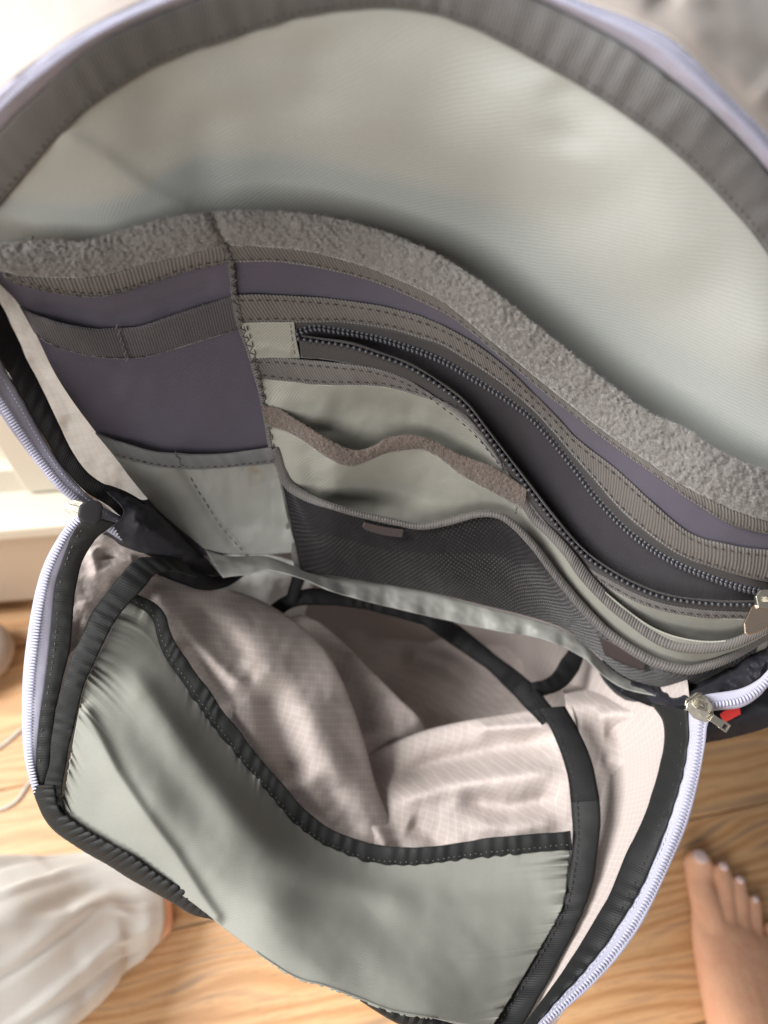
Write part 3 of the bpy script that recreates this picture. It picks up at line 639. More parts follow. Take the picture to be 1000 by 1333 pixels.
# ---- mesh pocket
mbc = [(358, 584), (362, 592), (368, 612), (378, 633), (405, 649), (442, 662), (480, 672), (517, 680), (547, 685), (580, 680), (605, 673), (622, 669), (645, 670), (665, 680), (695, 710), (725, 750), (760, 792), (790, 822), (820, 844), (850, 861), (875, 869), (900, 872), (925, 866), (945, 858), (965, 848), (992, 832), (1040, 805)]
g3 = .030
def gm(px): return g3 * sstep(362, 440, px) * (1 - .55 * sstep(860, 1000, px))
mb = [(392, 745), (420, 748), (480, 757), (555, 770), (630, 788), (700, 806), (740, 822), (775, 850), (800, 872), (825, 886), (865, 895), (905, 889), (940, 875), (980, 860), (1040, 830)]
def mid_rows(t): 
    A = crv(mbc, 90); B = crv(mb, 90); return A * (1 - t) + B * t
def mesh_fn(px, py, U, V):
    r = gm(px) * (1 - V ** 1.3 * .75) + .003 * np.sin(math.pi * V) * np.sin(math.pi * U)
    r += fold(px, py, [(690, 720), (720, 770), (745, 815)], 14, .004, .1) + .0012 * fbm(px / 45, py / 45, 91)
    return r
MP = sheet('mesh_pocket', [mbc, mid_rows(.35), mid_rows(.7), mb], 'mesh_fabric', BAG, SLV, .0042, 340, 120, mesh_fn, .0)
bc = crv(mbc, 140); ba, bb = edges(np.column_stack([bc, SLV(bc[:, 0], bc[:, 1]) - .0052 - gm(bc[:, 0])]), [12, 14, 9, 9, 9, 10, 9, 10, 10, 11, 12, 13, 13, 12, 11, 9])
strip('pocket_binding', ba, bb, 'ribbon_fine', MP, None, 0, .0018, 460, 10, .0003, 14, .0010, .4, 23)
sheet('care_label', [[(474, 680), (500, 686), (526, 690)], [(472, 686), (499, 692), (525, 696)], [(476, 690), (500, 697), (524, 700)]], 'brown_label', MP, SLV, .0385, 30, 12, None, .0006)
strip('repair_patch', [(779, 826), (800, 838), (822, 850), (842, 862)], [(787, 852), (806, 862), (822, 868), (838, 872)], 'brown_label', MP, SLV, .0330, .001, 40, 8, 0, 14, .0006)
stitches('stitching', with_d([(774, 822), (800, 838), (822, 850), (846, 866)], .0345, 0, 40), 'thread_grey', MP, None, 0, 5, 2, .0005)
# folded green hem below the mesh pocket
hT = [(268, 716), (300, 724), (345, 724), (392, 740), (430, 750), (480, 757), (555, 770), (630, 790), (700, 808), (740, 824), (775, 852), (800, 874), (825, 888), (865, 897), (905, 893), (930, 900)]
hB = [(290, 752), (320, 748), (350, 742), (392, 752), (430, 768), (480, 783), (555, 801), (630, 818), (680, 826), (720, 836), (760, 856), (790, 882), (815, 896), (850, 904), (880, 908), (915, 915)]
hm = [((a[0] + b[0]) / 2, (a[1] + b[1]) / 2) for a, b in zip(crv(hT, 40), crv(hB, 40))]
sheet('bottom_hem', [hT, hm, hB], 'slate', BAG, SLV, [.004, .014, .024], 260, 30, lambda px, py, U, V: .0016 * fbm(px / 26, py / 26, 95) * np.sin(math.pi * V) + .004 * noise(px / 18, py / 60, 97) * V, .001)

# ---- left side: white side gusset, black binding, lilac zipper
sheet('side_gusset', [[(-60, 330, .40), (-10, 352, .405), (12, 367, .416)], [(-20, 440, .42), (20, 430, .432), (56, 442, .448)], [(50, 540, .45), (80, 520, .464), (115, 545, .490)], [(110, 630, .48), (135, 600, .50), (162, 600, .520)], [(150, 668, .50), (175, 650, .52), (200, 648, .545)], [(200, 720, .54), (225, 700, .56), (250, 695, .585)]],
      'white_ripstop', BAG, None, 0, 40, 120, lambda px, py, U, V: .0012 * fbm(px / 25, py / 25, 101), .0008)
lbA = [(-70, 290, .375), (-30, 350, .390), (4, 400, .405), (22, 440, .42), (48, 492, .435), (80, 560, .455), (105, 605, .468), (130, 628, .480), (160, 638, .490), (190, 655, .51)]
lbB = [(-95, 350, .375), (-50, 410, .390), (-8, 458, .405), (8, 482, .42), (30, 520, .435), (60, 575, .455), (85, 612, .468), (110, 640, .480), (140, 658, .490), (168, 680, .505)]
lb = strip('rim_binding', lbA, lbB, 'binding_black', BAG, None, .004, .0015, 220, 10, .0009, 26, .001, 1.2, 27)
lzA = lbB[:-2] + [(135, 660, .490), (163, 676, .505), (175, 690, .52)]
lzB = [(-125, 390, .375), (-80, 450, .390), (-30, 505, .405), (-10, 525, .42), (14, 560, .435), (44, 600, .455), (72, 634, .468), (98, 656, .480), (125, 682, .490), (152, 700, .505), (164, 708, .52)]
lz = strip('zipper_tape', lzA, lzB, 'zip_tape', BAG, None, .003, .0012, 220, 8, 0, 14, .001)
lzc = np.array(crv(lzA, 60)) * .25 + np.array(crv(lzB, 60)) * .75; lzc[:, 2] -= .0052
teeth('zipper_teeth', lzc, 'zip_teeth', lz, None, 0, 4.0, 13)
stitches('stitching', np.array(crv(lzA, 60)) * .75 + np.array(crv(lzB, 60)) * .25 - np.array([0, 0, .0050]), 'thread_lilac', lz, None, 0, 3, 2.5)
nf = sheet('zipper_garage', [[(125, 628, .480), (150, 634, .486), (182, 650, .505), (198, 648, .545)], [(161, 664, .482), (180, 668, .488), (205, 672, .51), (232, 690, .57)], [(140, 692, .497), (180, 698, .50), (225, 712, .53), (270, 728, .585)], [(118, 698, .522), (165, 722, .530), (230, 742, .56), (290, 752, .60)]],
           'navy', BAG, None, 0, 80, 70, lambda px, py, U, V: fold(px, py, [(165, 690), (210, 690), (255, 725)], 12, .005) + fold(px, py, [(190, 665), (225, 700), (250, 735)], 9, -.004) + .003 * fbm(px / 26, py / 26, 111), .0008)

# ---- slider builder
def slider(name, px, py, d, dirpx, L, Wd, parent, pull, text=None, tail=None):
    o0 = Vector(P(px, py, d)); x = Vector(P(px + dirpx[0], py + dirpx[1], d)) - o0; M = frame_at(o0, x, CAM - o0)
    bm = bmesh.new()
    out = [(-L * .5, -Wd * .32), (-L * .35, -Wd * .5), (L * .12, -Wd * .5), (L * .5, -Wd * .22), (L * .5, Wd * .22), (L * .12, Wd * .5), (-L * .35, Wd * .5), (-L * .5, Wd * .32)]
    prism(bm, out, 0, .0022, M); prism(bm, [(a * .96, b * .94) for a, b in out], -.0048, -.0028, M); box(bm, (L * .25, 0, -.001), (L * .2, Wd * .2, .006), M)
    box(bm, (-L * .28, 0, .0040), (L * .10, Wd * .34, .0045), M); box(bm, (L * .20, 0, .0040), (L * .10, Wd * .34, .0045), M); box(bm, (-L * .04, 0, .0058), (L * .55, Wd * .34, .0016), M)
    s_ = bm_obj(name, bm, 'metal', parent, False, .0005)
    return s_, M
# left slider: metal body with black rubber pull
ls, LM = slider('zipper_slider', 100, 662, .466, (-30, -8), .013, .010, BAG, None)
bm = bmesh.new(); M2 = frame_at(Vector(P(118, 667, .460)), Vector(P(150, 671, .466)) - Vector(P(118, 667, .460)), CAM - Vector(P(118, 667, .46)))
prism(bm, [(-.007, -.0035), (-.004, -.0068), (.004, -.0072), (.0065, -.004), (.0065, .005), (.003, .0075), (-.004, .0065), (-.007, .003)], -.002, .0035, M2)
bm_obj('pull_grip', bm, 'rubber', ls, True, .0012, 1)

# ---- front flap: left zipper half, bindings, pink piece
FL = {}
fzO = [(112, 664, .474), (100, 674, .476), (82, 692, .48), (60, 730, .485), (47, 770, .49), (37, 825, .495), (31, 880, .50), (30, 940, .505), (33, 985, .505), (40, 1014, .505), (48, 1036, .51), (66, 1072, .52)]
fzI = [(118, 672, .474), (105, 681, .478), (92, 702, .483), (80, 735, .488), (72, 765, .493), (67, 825, .498), (61, 880, .502), (54, 930, .505), (49, 972, .506), (49, 1006, .507), (54, 1030, .512), (70, 1066, .522)]
fb = [(150, 680, .482), (137, 690, .484), (125, 700, .487), (108, 725, .491), (100, 752, .495), (96, 790, .498), (91, 845, .502), (80, 890, .505), (70, 938, .507), (64, 998, .508), (60, 1026, .512), (74, 1062, .522)]
fz = strip('zipper_tape', fzO, fzI, 'zip_tape', BAG, None, 0, .0015, 260, 8, 0, 14, .001)
fc = np.array(crv(fzO, 80)) * .68 + np.array(crv(fzI, 80)) * .32; fc[:, 2] -= .0030
teeth('zipper_teeth', fc, 'zip_teeth', fz, None, 0, 4.0, 13)
fbd = strip('rim_binding', fzI, fb, 'binding_dark', BAG, None, .0018, .0010, 260, 10, .0007, 22, .001, 1.0, 31)
stitches('stitching', np.array(crv(fzI, 60)) * .78 + np.array(crv(fb, 60)) * .22 - np.array([0, 0, .0036]), 'thread_grey', fbd, None, 0, 4, 4)
sheet('side_pleat', [[(118, 690, .505), (150, 688, .51), (200, 722, .535), (230, 740, .56)], [(100, 740, .508), (126, 735, .512), (160, 735, .525), (185, 752, .550)], [(92, 800, .512), (112, 785, .515), (135, 780, .524), (150, 790, .545)], [(82, 870, .516), (92, 850, .518), (105, 840, .523), (120, 850, .54)]],
      'pink', BAG, None, 0, 60, 80, lambda px, py, U, V: fold(px, py, [(118, 712), (126, 745), (160, 735), (180, 728)], 8, .006, .1) + fold(px, py, [(138, 712), (140, 728)], 9, -.006, .1) + fold(px, py, [(110, 780), (118, 820)], 9, .002) + .001 * fbm(px / 22, py / 22, 121), .0008)
# inner black binding of the big pocket
ibL = [(235, 728, .545), (205, 726, .530), (178, 727, .522), (160, 745, .516), (145, 765, .512), (120, 800, .508), (100, 842, .504), (86, 878, .503), (72, 935, .503), (66, 990, .503), (58, 1024, .506), (64, 1060, .510)]
ibR = [(255, 752, .548), (225, 744, .534), (202, 748, .525), (190, 762, .518), (178, 775, .514), (155, 802, .510), (135, 837, .506), (112, 885, .504), (101, 925, .504), (92, 966, .504), (82, 1026, .507), (86, 1058, .511)]
ib = strip('pocket_binding', ibL, ibR, 'binding_dark', BAG, None, .002, .0010, 300, 12, .0008, 18, .001, 1.2, 33)
stitches('stitching', np.array(crv(ibL, 60)) * .12 + np.array(crv(ibR, 60)) * .88 - np.array([0, 0, .0026]), 'thread_dark', ib, None, 0, 4, 4)

# ---- pink interior of the front half
def roll(edge, inward, dd):       # the hidden side of a fold: back under the edge
    c = crv(edge, 60); N = pxnorm(c); c = c.copy(); c[:, :2] += N * inward; c[:, 2] += dd; return c
def soft(a, seed, b=46): return lambda px, py, U, V: a * fbm(px / b, py / b, seed, 3) + .25 * a * fbm((px + .4 * py) / 14, (py - .3 * px) / 30, seed + 5, 2)
# deep back of the compartment
sheet('inner_fabric', [[(300, 745, .72), (400, 755, .82), (520, 770, .86), (620, 790, .86), (720, 815, .80), (800, 850, .72), (900, 890, .60)],
                       [(310, 800, .72), (400, 810, .82), (520, 825, .88), (620, 840, .86), (720, 855, .77), (800, 880, .69), (890, 910, .59)],
                       [(350, 880, .74), (430, 890, .82), (540, 890, .84), (630, 900, .80), (720, 895, .72), (800, 905, .655), (885, 925, .58)],
                       [(420, 980, .74), (470, 990, .76), (560, 975, .76), (640, 960, .73), (720, 945, .68), (800, 935, .64), (880, 940, .575)]], 'pink', BAG, None, 0, 160, 80,
      lambda px, py, U, V: fold(px, py, [(520, 850), (580, 865), (625, 890)], 16, -.022, .2) + fold(px, py, [(560, 830), (620, 862), (670, 885)], 16, .022, .2) + fold(px, py, [(650, 880), (690, 850), (735, 845)], 14, .014, .2) + fold(px, py, [(760, 850), (790, 885), (800, 905)], 14, .010, .2) + .006 * fbm(px / 50, py / 50, 133, 3), .0008, .60)
# second fold in the middle
l2 = [(380, 795, .70), (415, 812, .695), (450, 842, .69), (480, 872, .685), (515, 908, .682), (548, 944, .682), (552, 985, .69)]
sheet('inner_fold', [[(330, 800, .68), (370, 840, .67), (400, 890, .665), (430, 950, .66), (455, 1000, .655), (470, 1030, .65)], [(355, 795, .690), (395, 826, .685), (430, 866, .68), (460, 910, .678), (490, 955, .676), (510, 1010, .67)], l2, roll(l2, 9, .014)[::1], roll(l2, 16, .06)],
      'pink', BAG, None, 0, 120, 70, lambda px, py, U, V: fold(px, py, [(420, 850), (455, 900), (480, 960)], 20, -.008, .2) + .003 * fbm(px / 40, py / 40, 143, 3), .0008, .60)
# bright shelf of fabric that rises to the webbing
sh_top = [(462, 990, .668), (500, 972, .667), (550, 953, .662), (600, 941, .655), (650, 933, .646), (700, 925, .634), (745, 920, .622)]
def shelf_fn(px, py, U, V):
    r = fold(px, py, [(505, 1020), (560, 996), (640, 975), (735, 962)], 15, -0.0127, .2) + fold(px, py, [(500, 1050), (580, 1022), (660, 1012), (740, 1000)], 15, 0.0119, .2)
    r += fold(px, py, [(590, 1040), (660, 1052), (738, 1035)], 15, -0.0127, .25) + fold(px, py, [(600, 1075), (670, 1078), (738, 1070)], 14, 0.0068, .25) + fold(px, py, [(610, 950), (690, 945), (738, 938)], 9, 0.0085, .2)
    r += fold(px, py, [(468, 1062), (490, 1082), (505, 1112)], 14, 0.0170, .2) + fold(px, py, [(440, 1050), (465, 1085), (480, 1115)], 12, -0.0102, .2) + fold(px, py, [(530, 1070), (560, 1085), (580, 1110)], 14, -0.0068, .2)
    return r + soft(.0013, 151, 40)(px, py, U, V)
sheet('inner_fabric', [roll(sh_top, 22, .085), roll(sh_top, 10, .020), sh_top, [(455, 1010, .658), (500, 1000, .655), (560, 990, .648), (610, 985, .640), (660, 980, .630), (710, 975, .620), (755, 970, .608)],
                       [(430, 1060, .625), (490, 1050, .622), (550, 1045, .618), (610, 1040, .612), (660, 1035, .606), (710, 1030, .600), (762, 1030, .592)],
                       [(410, 1100, .605), (480, 1110, .600), (550, 1108, .597), (610, 1102, .594), (660, 1098, .590), (710, 1095, .587), (765, 1090, .582)],
                       [(400, 1130, .60), (480, 1150, .596), (550, 1150, .593), (610, 1145, .590), (660, 1140, .586), (710, 1135, .582), (760, 1130, .576)]], 'pink', BAG, None, 0, 200, 170, shelf_fn, .0008, .60)
# valley of fabric between the webbing and the right rim
def val_fn(px, py, U, V):
    r = fold(px, py, [(772, 934), (815, 928), (875, 922)], 11, 0.0078, .1) + fold(px, py, [(785, 952), (830, 956), (870, 948)], 11, -0.0091, .1) + fold(px, py, [(780, 985), (825, 1000), (865, 985)], 14, 0.0065, .15)
    return r + fold(px, py, [(780, 1052), (812, 1062), (850, 1046)], 16, -.009, .15) - .016 * np.sin(math.pi * U) * sstep(.25, .7, V) + soft(.0016, 157)(px, py, U, V)
sheet('inner_fabric', [[(722, 872, .760), (780, 880, .715), (830, 900, .65), (892, 918, .595)], [(735, 905, .640), (780, 908, .630), (830, 915, .612), (892, 926, .580)], [(740, 950, .618), (785, 945, .612), (830, 942, .592), (900, 950, .548)], [(755, 1020, .600), (795, 1015, .598), (830, 1012, .582), (890, 1020, .546)], [(760, 1090, .590), (790, 1090, .590), (820, 1090, .576), (860, 1095, .543)],
                       [(745, 1160, .580), (770, 1165, .585), (795, 1165, .570), (835, 1165, .537)], [(715, 1230, .568), (740, 1235, .570), (760, 1235, .556), (800, 1235, .528)], [(670, 1310, .545), (690, 1315, .550), (705, 1318, .535), (745, 1300, .512)], [(640, 1350, .53), (660, 1355, .53), (680, 1360, .52), (710, 1350, .50)]], 'pink', BAG, None, 0, 80, 200, val_fn, .0008, .60)
# big bulging fold on the left
A_edge = [(196, 752, .552), (224, 749, .566), (250, 758, .580), (275, 768, .592), (303, 772, .604), (345, 789, .615), (395, 823, .622), (428, 861, .624), (455, 920, .624), (472, 970, .622), (486, 1020, .618), (504, 1065, .612), (525, 1115, .606)]
def lump_fn(px, py, U, V):
    r = fold(px, py, [(192, 765), (222, 800), (255, 842), (295, 880), (325, 900)], 22, 0.0109, .12, .6) + fold(px, py, [(222, 835), (262, 895), (300, 935)], 18, -0.0087, .2)
    r += fold(px, py, [(285, 920), (318, 955), (350, 1010)], 24, 0.0087, .2) + fold(px, py, [(345, 880), (362, 940), (392, 1025)], 22, -0.0122, .2) + fold(px, py, [(400, 900), (415, 960), (440, 1030)], 26, 0.0087, .2)
    r += fold(px, py, [(270, 790), (330, 830), (372, 900)], 34, 0.0061, .25) + fold(px, py, [(240, 780), (300, 830), (330, 865)], 15, -0.0052, .2)
    r += fold(px, py, [(415, 1000), (440, 1050), (470, 1095)], 15, -0.0052, .2)
    return r + soft(.0012, 161, 40)(px, py, U, V)
sheet('inner_fold', [[(150, 745, .560), (165, 780, .558), (190, 830, .562), (215, 880, .568), (240, 925, .574), (270, 965, .578), (300, 1000, .582), (330, 1035, .586), (365, 1070, .59), (400, 1095, .592), (440, 1115, .595), (480, 1130, .598)],
                     [(175, 745, .552), (195, 775, .550), (220, 815, .555), (250, 855, .560), (285, 895, .565), (315, 930, .568), (340, 965, .572), (365, 1000, .576), (390, 1035, .580), (425, 1070, .584), (460, 1095, .588), (495, 1125, .595)],
                     [(188, 748, .550), (212, 765, .556), (240, 790, .562), (275, 815, .572), (315, 840, .578), (350, 870, .582), (378, 905, .586), (400, 945, .590), (425, 985, .593), (450, 1030, .594), (478, 1070, .594), (510, 1120, .598)],
                     A_edge, roll(A_edge, 7, .012), roll(A_edge, 15, .06)], 'pink', BAG, None, 0, 240, 170, lump_fn, .0008, .60)
# far side wall seen through the gap, white colour standing in for light
sheet('side_gusset', [[(255, 728, .66), (300, 720, .665), (350, 722, .675), (410, 740, .70)], [(255, 755, .645), (300, 752, .65), (350, 757, .66), (405, 770, .69)], [(262, 792, .65), (300, 795, .655), (350, 800, .67), (395, 805, .70)]], 'white_cotton', BAG, None, 0, 50, 30, lambda px, py, U, V: .002 * fbm(px / 25, py / 25, 151), .0008)
# black seam tapes inside
def tape(name, path, w, mat='binding_black', parent=BAG, pk=.0008, dome=.0015, seed=5):
    A, B = edges(path, w); return strip(name, A, B, mat, parent, None, 0, dome, 220, 8, pk, 20, .001, 1.0, seed)
tape('seam_tape', [(205, 738, .545), (240, 750, .555), (268, 759, .57), (290, 757, .585), (310, 744, .60), (328, 728, .605)], [20, 22, 22, 16, 18, 18], seed=61)
tape('seam_tape', [(335, 812, .67), (362, 792, .64), (380, 782, .63), (405, 777, .63), (445, 780, .64), (500, 790, .65), (560, 806, .66)], [14, 18, 22, 20, 18, 20, 20], seed=62)
tape('seam_tape', [(392, 744, .615), (385, 762, .62), (378, 784, .625)], [18, 16, 16], seed=63)
tape('seam_tape', [(548, 800, .655), (575, 815, .66), (600, 832, .68), (645, 866, .67), (675, 892, .640), (692, 910, .630), (715, 936, .612)], [18, 26, 24, 22, 26, 28, 26], seed=64)
tape('seam_tape', [(752, 846, .645), (742, 866, .645), (729, 884, .64), (712, 894, .635), (690, 900, .632)], [20, 26, 24, 20, 22], seed=65)
# webbing down the right of the big pocket
wl = [(700, 922, .600), (720, 954, .592), (738, 1002, .582), (744, 1042, .574), (746, 1090, .564), (742, 1130, .556), (732, 1182, .545), (704, 1234, .532), (676, 1282, .520), (644, 1330, .507), (620, 1365, .50)]
wr = [(735, 920, .598), (752, 950, .590), (768, 986, .580), (776, 1018, .572), (782, 1058, .564), (778, 1106, .556), (768, 1162, .545), (748, 1210, .532), (720, 1266, .518), (688, 1322, .505), (660, 1365, .498)]
wu = crv(wl, 60)[:17]; wv = crv(wr, 60)[:17]
strip('webbing', wu, wv, 'binding_black', BAG, None, .003, .0012, 120, 9, .0006, 30, .0012, .6, 41)
wb = strip('webbing', crv(wl, 60)[10:], crv(wr, 60)[10:], 'binding_dark', BAG, None, .0015, .0015, 260, 9, .0006, 34, .0012, .8, 42)
stitches('stitching', np.array(crv(wl, 70)) * .82 + np.array(crv(wr, 70)) * .18 - np.array([0, 0, .0046]), 'thread_dark', wb, None, 0, 5, 3)
# right zipper half and its binding
rzO = [(928, 930, .505), (921, 945, .505), (918, 970, .506), (908, 1022, .508), (894, 1074, .508), (872, 1126, .506), (840, 1194, .500), (808, 1242, .493), (768, 1286, .485), (720, 1328, .476), (680, 1362, .47)]
rzI = [(896, 925, .515), (897, 946, .514), (894, 990, .514), (880, 1042, .514), (860, 1098, .513), (836, 1154, .510), (800, 1214, .503), (760, 1266, .494), (730, 1298, .488), (700, 1334, .480), (670, 1366, .474)]
rbI = [(850, 915, .545), (866, 946, .540), (860, 1002, .536), (840, 1062, .532), (816, 1114, .528), (792, 1170, .521), (760, 1226, .512), (736, 1262, .505), (712, 1296, .498), (684, 1334, .490), (655, 1366, .484)]
rz = strip('zipper_tape', rzI, rzO, 'zip_tape', BAG, None, 0, .0012, 300, 8, 0, 14, .001)
rc = np.array(crv(rzI, 80)) * .36 + np.array(crv(rzO, 80)) * .64; rc[:, 2] -= .0032
teeth('zipper_teeth', rc, 'zip_teeth', rz, None, 0, 4.6, 11)
stitches('stitching', np.array(crv(rzI, 80)) * .85 + np.array(crv(rzO, 80)) * .15 - np.array([0, 0, .0020]), 'thread_lilac', rz, None, 0, 4, 3)
rbd = strip('rim_binding', rbI, rzI, 'binding_dark', BAG, None, .0018, .0018, 300, 10, .0008, 26, .001, 1.0, 43)
stitches('stitching', np.array(crv(rbI, 80)) * .30 + np.array(crv(rzI, 80)) * .70 - np.array([0, 0, .0042]), 'thread_dark', rbd, None, 0, 5, 4)
# crumpled black lining and zipper coming in from the right
sheet('zipper_garage', [[(785, 858, .615), (825, 868, .60), (868, 875, .585), (910, 868, .565), (950, 850, .545), (1010, 810, .51), (1060, 775, .50)], [(780, 872, .60), (820, 888, .585), (865, 898, .565), (910, 893, .54), (950, 872, .515), (1010, 835, .49), (1060, 800, .475)], [(785, 885, .605), (825, 898, .585), (870, 905, .555), (920, 895, .52), (960, 880, .50), (1010, 850, .48), (1060, 820, .47)],
                        [(800, 902, .605), (840, 914, .58), (880, 916, .545), (925, 904, .51), (965, 896, .495), (1010, 868, .478), (1060, 835, .468)], [(815, 912, .61), (850, 925, .59), (882, 925, .55), (925, 910, .52), (965, 902, .51), (1010, 880, .50), (1060, 850, .49)]],
      'navy', BAG, None, 0, 150, 40, lambda px, py, U, V: .006 * fbm(px / 22, py / 22, 161) + .003 * np.sin(px / 7.0) * sstep(880, 930, px) * np.sin(math.pi * V), .001)
tape('seam_tape', [(795, 880, .60), (812, 893, .59), (840, 905, .575), (866, 913, .56), (880, 930, .548), (882, 950, .543)], [14, 20, 22, 24, 26, 30], seed=66)
uzA = [(915, 905, .500), (925, 903, .498), (962, 897, .494), (985, 886, .490), (1000, 872, .486), (1040, 830, .478)]
uzB = [(922, 926, .500), (932, 925, .498), (965, 921, .494), (988, 907, .490), (1004, 890, .486), (1050, 845, .478)]
uz = strip('zipper_tape', uzA, uzB, 'zip_tape', BAG, None, .004, .0012, 120, 8, 0, 14, .001)
uc = np.array(crv(uzA, 40)) * .35 + np.array(crv(uzB, 40)) * .65; uc[:, 2] -= .0062
teeth('zipper_teeth', uc, 'zip_teeth', uz, None, 0, 4.4, 10)
# right slider with embossed letters and pull post
rs, RM = slider('zipper_slider', 912, 922, .488, (16, 20), .017, .0145, BAG, None)
bm = bmesh.new(); o0 = Vector(P(926, 934, .482)); Mp = frame_at(o0, Vector(P(944, 946, .482)) - o0, CAM - o0)
box(bm, (.004, 0, 0), (.009, .0048, .003), Mp); box(bm, (.0095, -.0022, 0), (.006, .0014, .003), Mp); box(bm, (.0095, .0022, 0), (.006, .0014, .003), Mp)
box(bm, (.012, 0, 0), (.0015, .0055, .0028), Mp); bm_obj('pull_post', bm, 'metal', rs, False, .0004)
bm = bmesh.new(); M3 = frame_at(Vector(P(914, 919, .4800)), Vector(P(924, 922, .48)) - Vector(P(914, 919, .48)), CAM - Vector(P(914, 919, .48)))
for a in ((-.0024, 0, .0008, .0052), (.0024, 0, .0008, .0052)): box(bm, (a[0], a[1], .0006), (a[2], a[3], .001), M3)
for a in (-.0022, .0022): box(bm, (0, a, .0006), (.0052, .0008, .001), M3)
bm_obj('emblem', bm, 'metal_engraved', rs, False)
tc_ = bpy.data.curves.new('lettering', 'FONT'); tc_.body = 'YKK'; tc_.size = .0052; tc_.extrude = .0003; tc_.align_x = 'CENTER'
to = bpy.data.objects.new('lettering_curve', tc_); COL.objects.link(to); bpy.context.view_layer.update()
me = bpy.data.meshes.new_from_object(to); bpy.data.objects.remove(to); me.materials.append(MAT['metal_engraved']); me.name = 'lettering'
o = bpy.data.objects.new('lettering', me); COL.objects.link(o)
o0 = Vector(P(906, 913, .4835)); ML = frame_at(o0, Vector(P(920, 909, .4835)) - o0, CAM - o0); me.transform(ML); attach(o, rs)
# pull of the inner zipped pocket
o0 = Vector(P(1000, 797, .450)); Mq = frame_at(o0, Vector(P(963, 826, .446)) - o0, CAM - o0)
bm = bmesh.new(); prism(bm, [(-.012, -.0075), (.006, -.0078), (.0165, -.0035), (.0205, .0010), (.0195, .0030), (.014, .0052), (.004, .0070), (-.012, .0072)], 0, .0016, Mq)
bm_obj('zipper_pull', bm, 'metal_warm', ZP, False, .0006)
o0 = Vector(P(992, 780, .452)); Mq = frame_at(o0, Vector((1, 0, 0)), CAM - o0)
bm = bmesh.new(); prism(bm, [(-.004, -.0050), (.012, -.006), (.012, .006), (-.002, .0055), (-.005, .0015)], 0, .003, Mq); box(bm, (.003, 0, .004), (.006, .003, .004), Mq); bm_obj('zipper_slider', bm, 'metal', ZP, False, .0006)

# ---- big coated pocket on the front panel
GP = Field([(172, 790, .523), (110, 890, .505), (84, 1040, .508), (90, 1065, .51), (135, 1095, .508), (210, 1140, .503), (285, 1200, .495), (212, 830, .535), (250, 885, .545), (290, 950, .552), (330, 1000, .556), (394, 1083, .562), (484, 1118, .568), (610, 1110, .566), (740, 1098, .562),
            (150, 980, .497), (200, 1050, .490), (250, 1000, .515), (300, 1100, .500), (385, 1270, .470), (350, 1180, .49), (460, 1200, .515), (460, 1295, .472), (560, 1200, .520), (560, 1310, .478), (650, 1180, .535), (690, 1240, .525), (640, 1320, .497), (600, 1350, .48)])
pbc = [(160, 772), (178, 781), (195, 790), (207, 805), (213, 825), (224, 850), (243, 877), (265, 910), (288, 943), (330, 996), (360, 1032), (394, 1070), (436, 1097), (484, 1113), (530, 1117), (570, 1114), (610, 1108), (670, 1101), (744, 1094)]
def gp_fn(px, py, U, V):
    r = fold(px, py, [(103, 915), (130, 965), (150, 1006), (186, 1060), (225, 1111), (261, 1168), (290, 1208)], 17, 0.0053, .05, .6)
    r += fold(px, py, [(160, 860), (210, 931), (255, 994), (300, 1048), (349, 1100), (394, 1132), (460, 1158), (560, 1180)], 25, 0.0050, .1, .7)
    r += fold(px, py, [(120, 850), (190, 960), (245, 1040), (300, 1120), (350, 1190), (390, 1260)], 34, -0.0050, .35)
    r += fold(px, py, [(384, 1300), (392, 1230), (400, 1140)], 32, -0.0020, .5) + fold(px, py, [(392, 1290), (440, 1235), (490, 1190)], 49, 0.0028, .3)
    r += fold(px, py, [(100, 1070), (135, 1045), (158, 1000)], 24, -0.0012, .4)
    r += fold(px, py, [(560, 1165), (640, 1160), (720, 1150)], 19, -0.0014, .2) + fold(px, py, [(590, 1255), (650, 1235), (700, 1205)], 27, 0.0014, .3)
    r += fold(px, py, [(470, 1200), (520, 1260), (540, 1340)], 49, 0.0017, .4)
    # puckers where the fabric is gathered along its bindings
    def puck(t, s, a, sd): 
        w = noise(s, V * 0, sd) + .6 * noise(s * 2.3, V * 0 + 5, sd + 1); return a * np.exp(-t) * w * (.25 + np.abs(noise(s * .35, V * 0 + 3, sd + 2)) * 1.3)
    r += puck(V * 32 * (1 + .5 * noise(U * 14, V * 0, 6)), U * 58, .0038, 7) + puck((1 - U) * 55 * (1 + .6 * noise(V * 9, V * 0, 16)), V * 30, .0032, 9) + puck(U * 48, V * 34, .0032, 12) + puck((1 - V) * 26, U * 40, .0016, 14) * (U < .36)
    return r + .0006 * fbm(px / 70, py / 70, 171) - .016 * sstep(.94, 1.0, V) ** 2 * sstep(.33, .42, U)
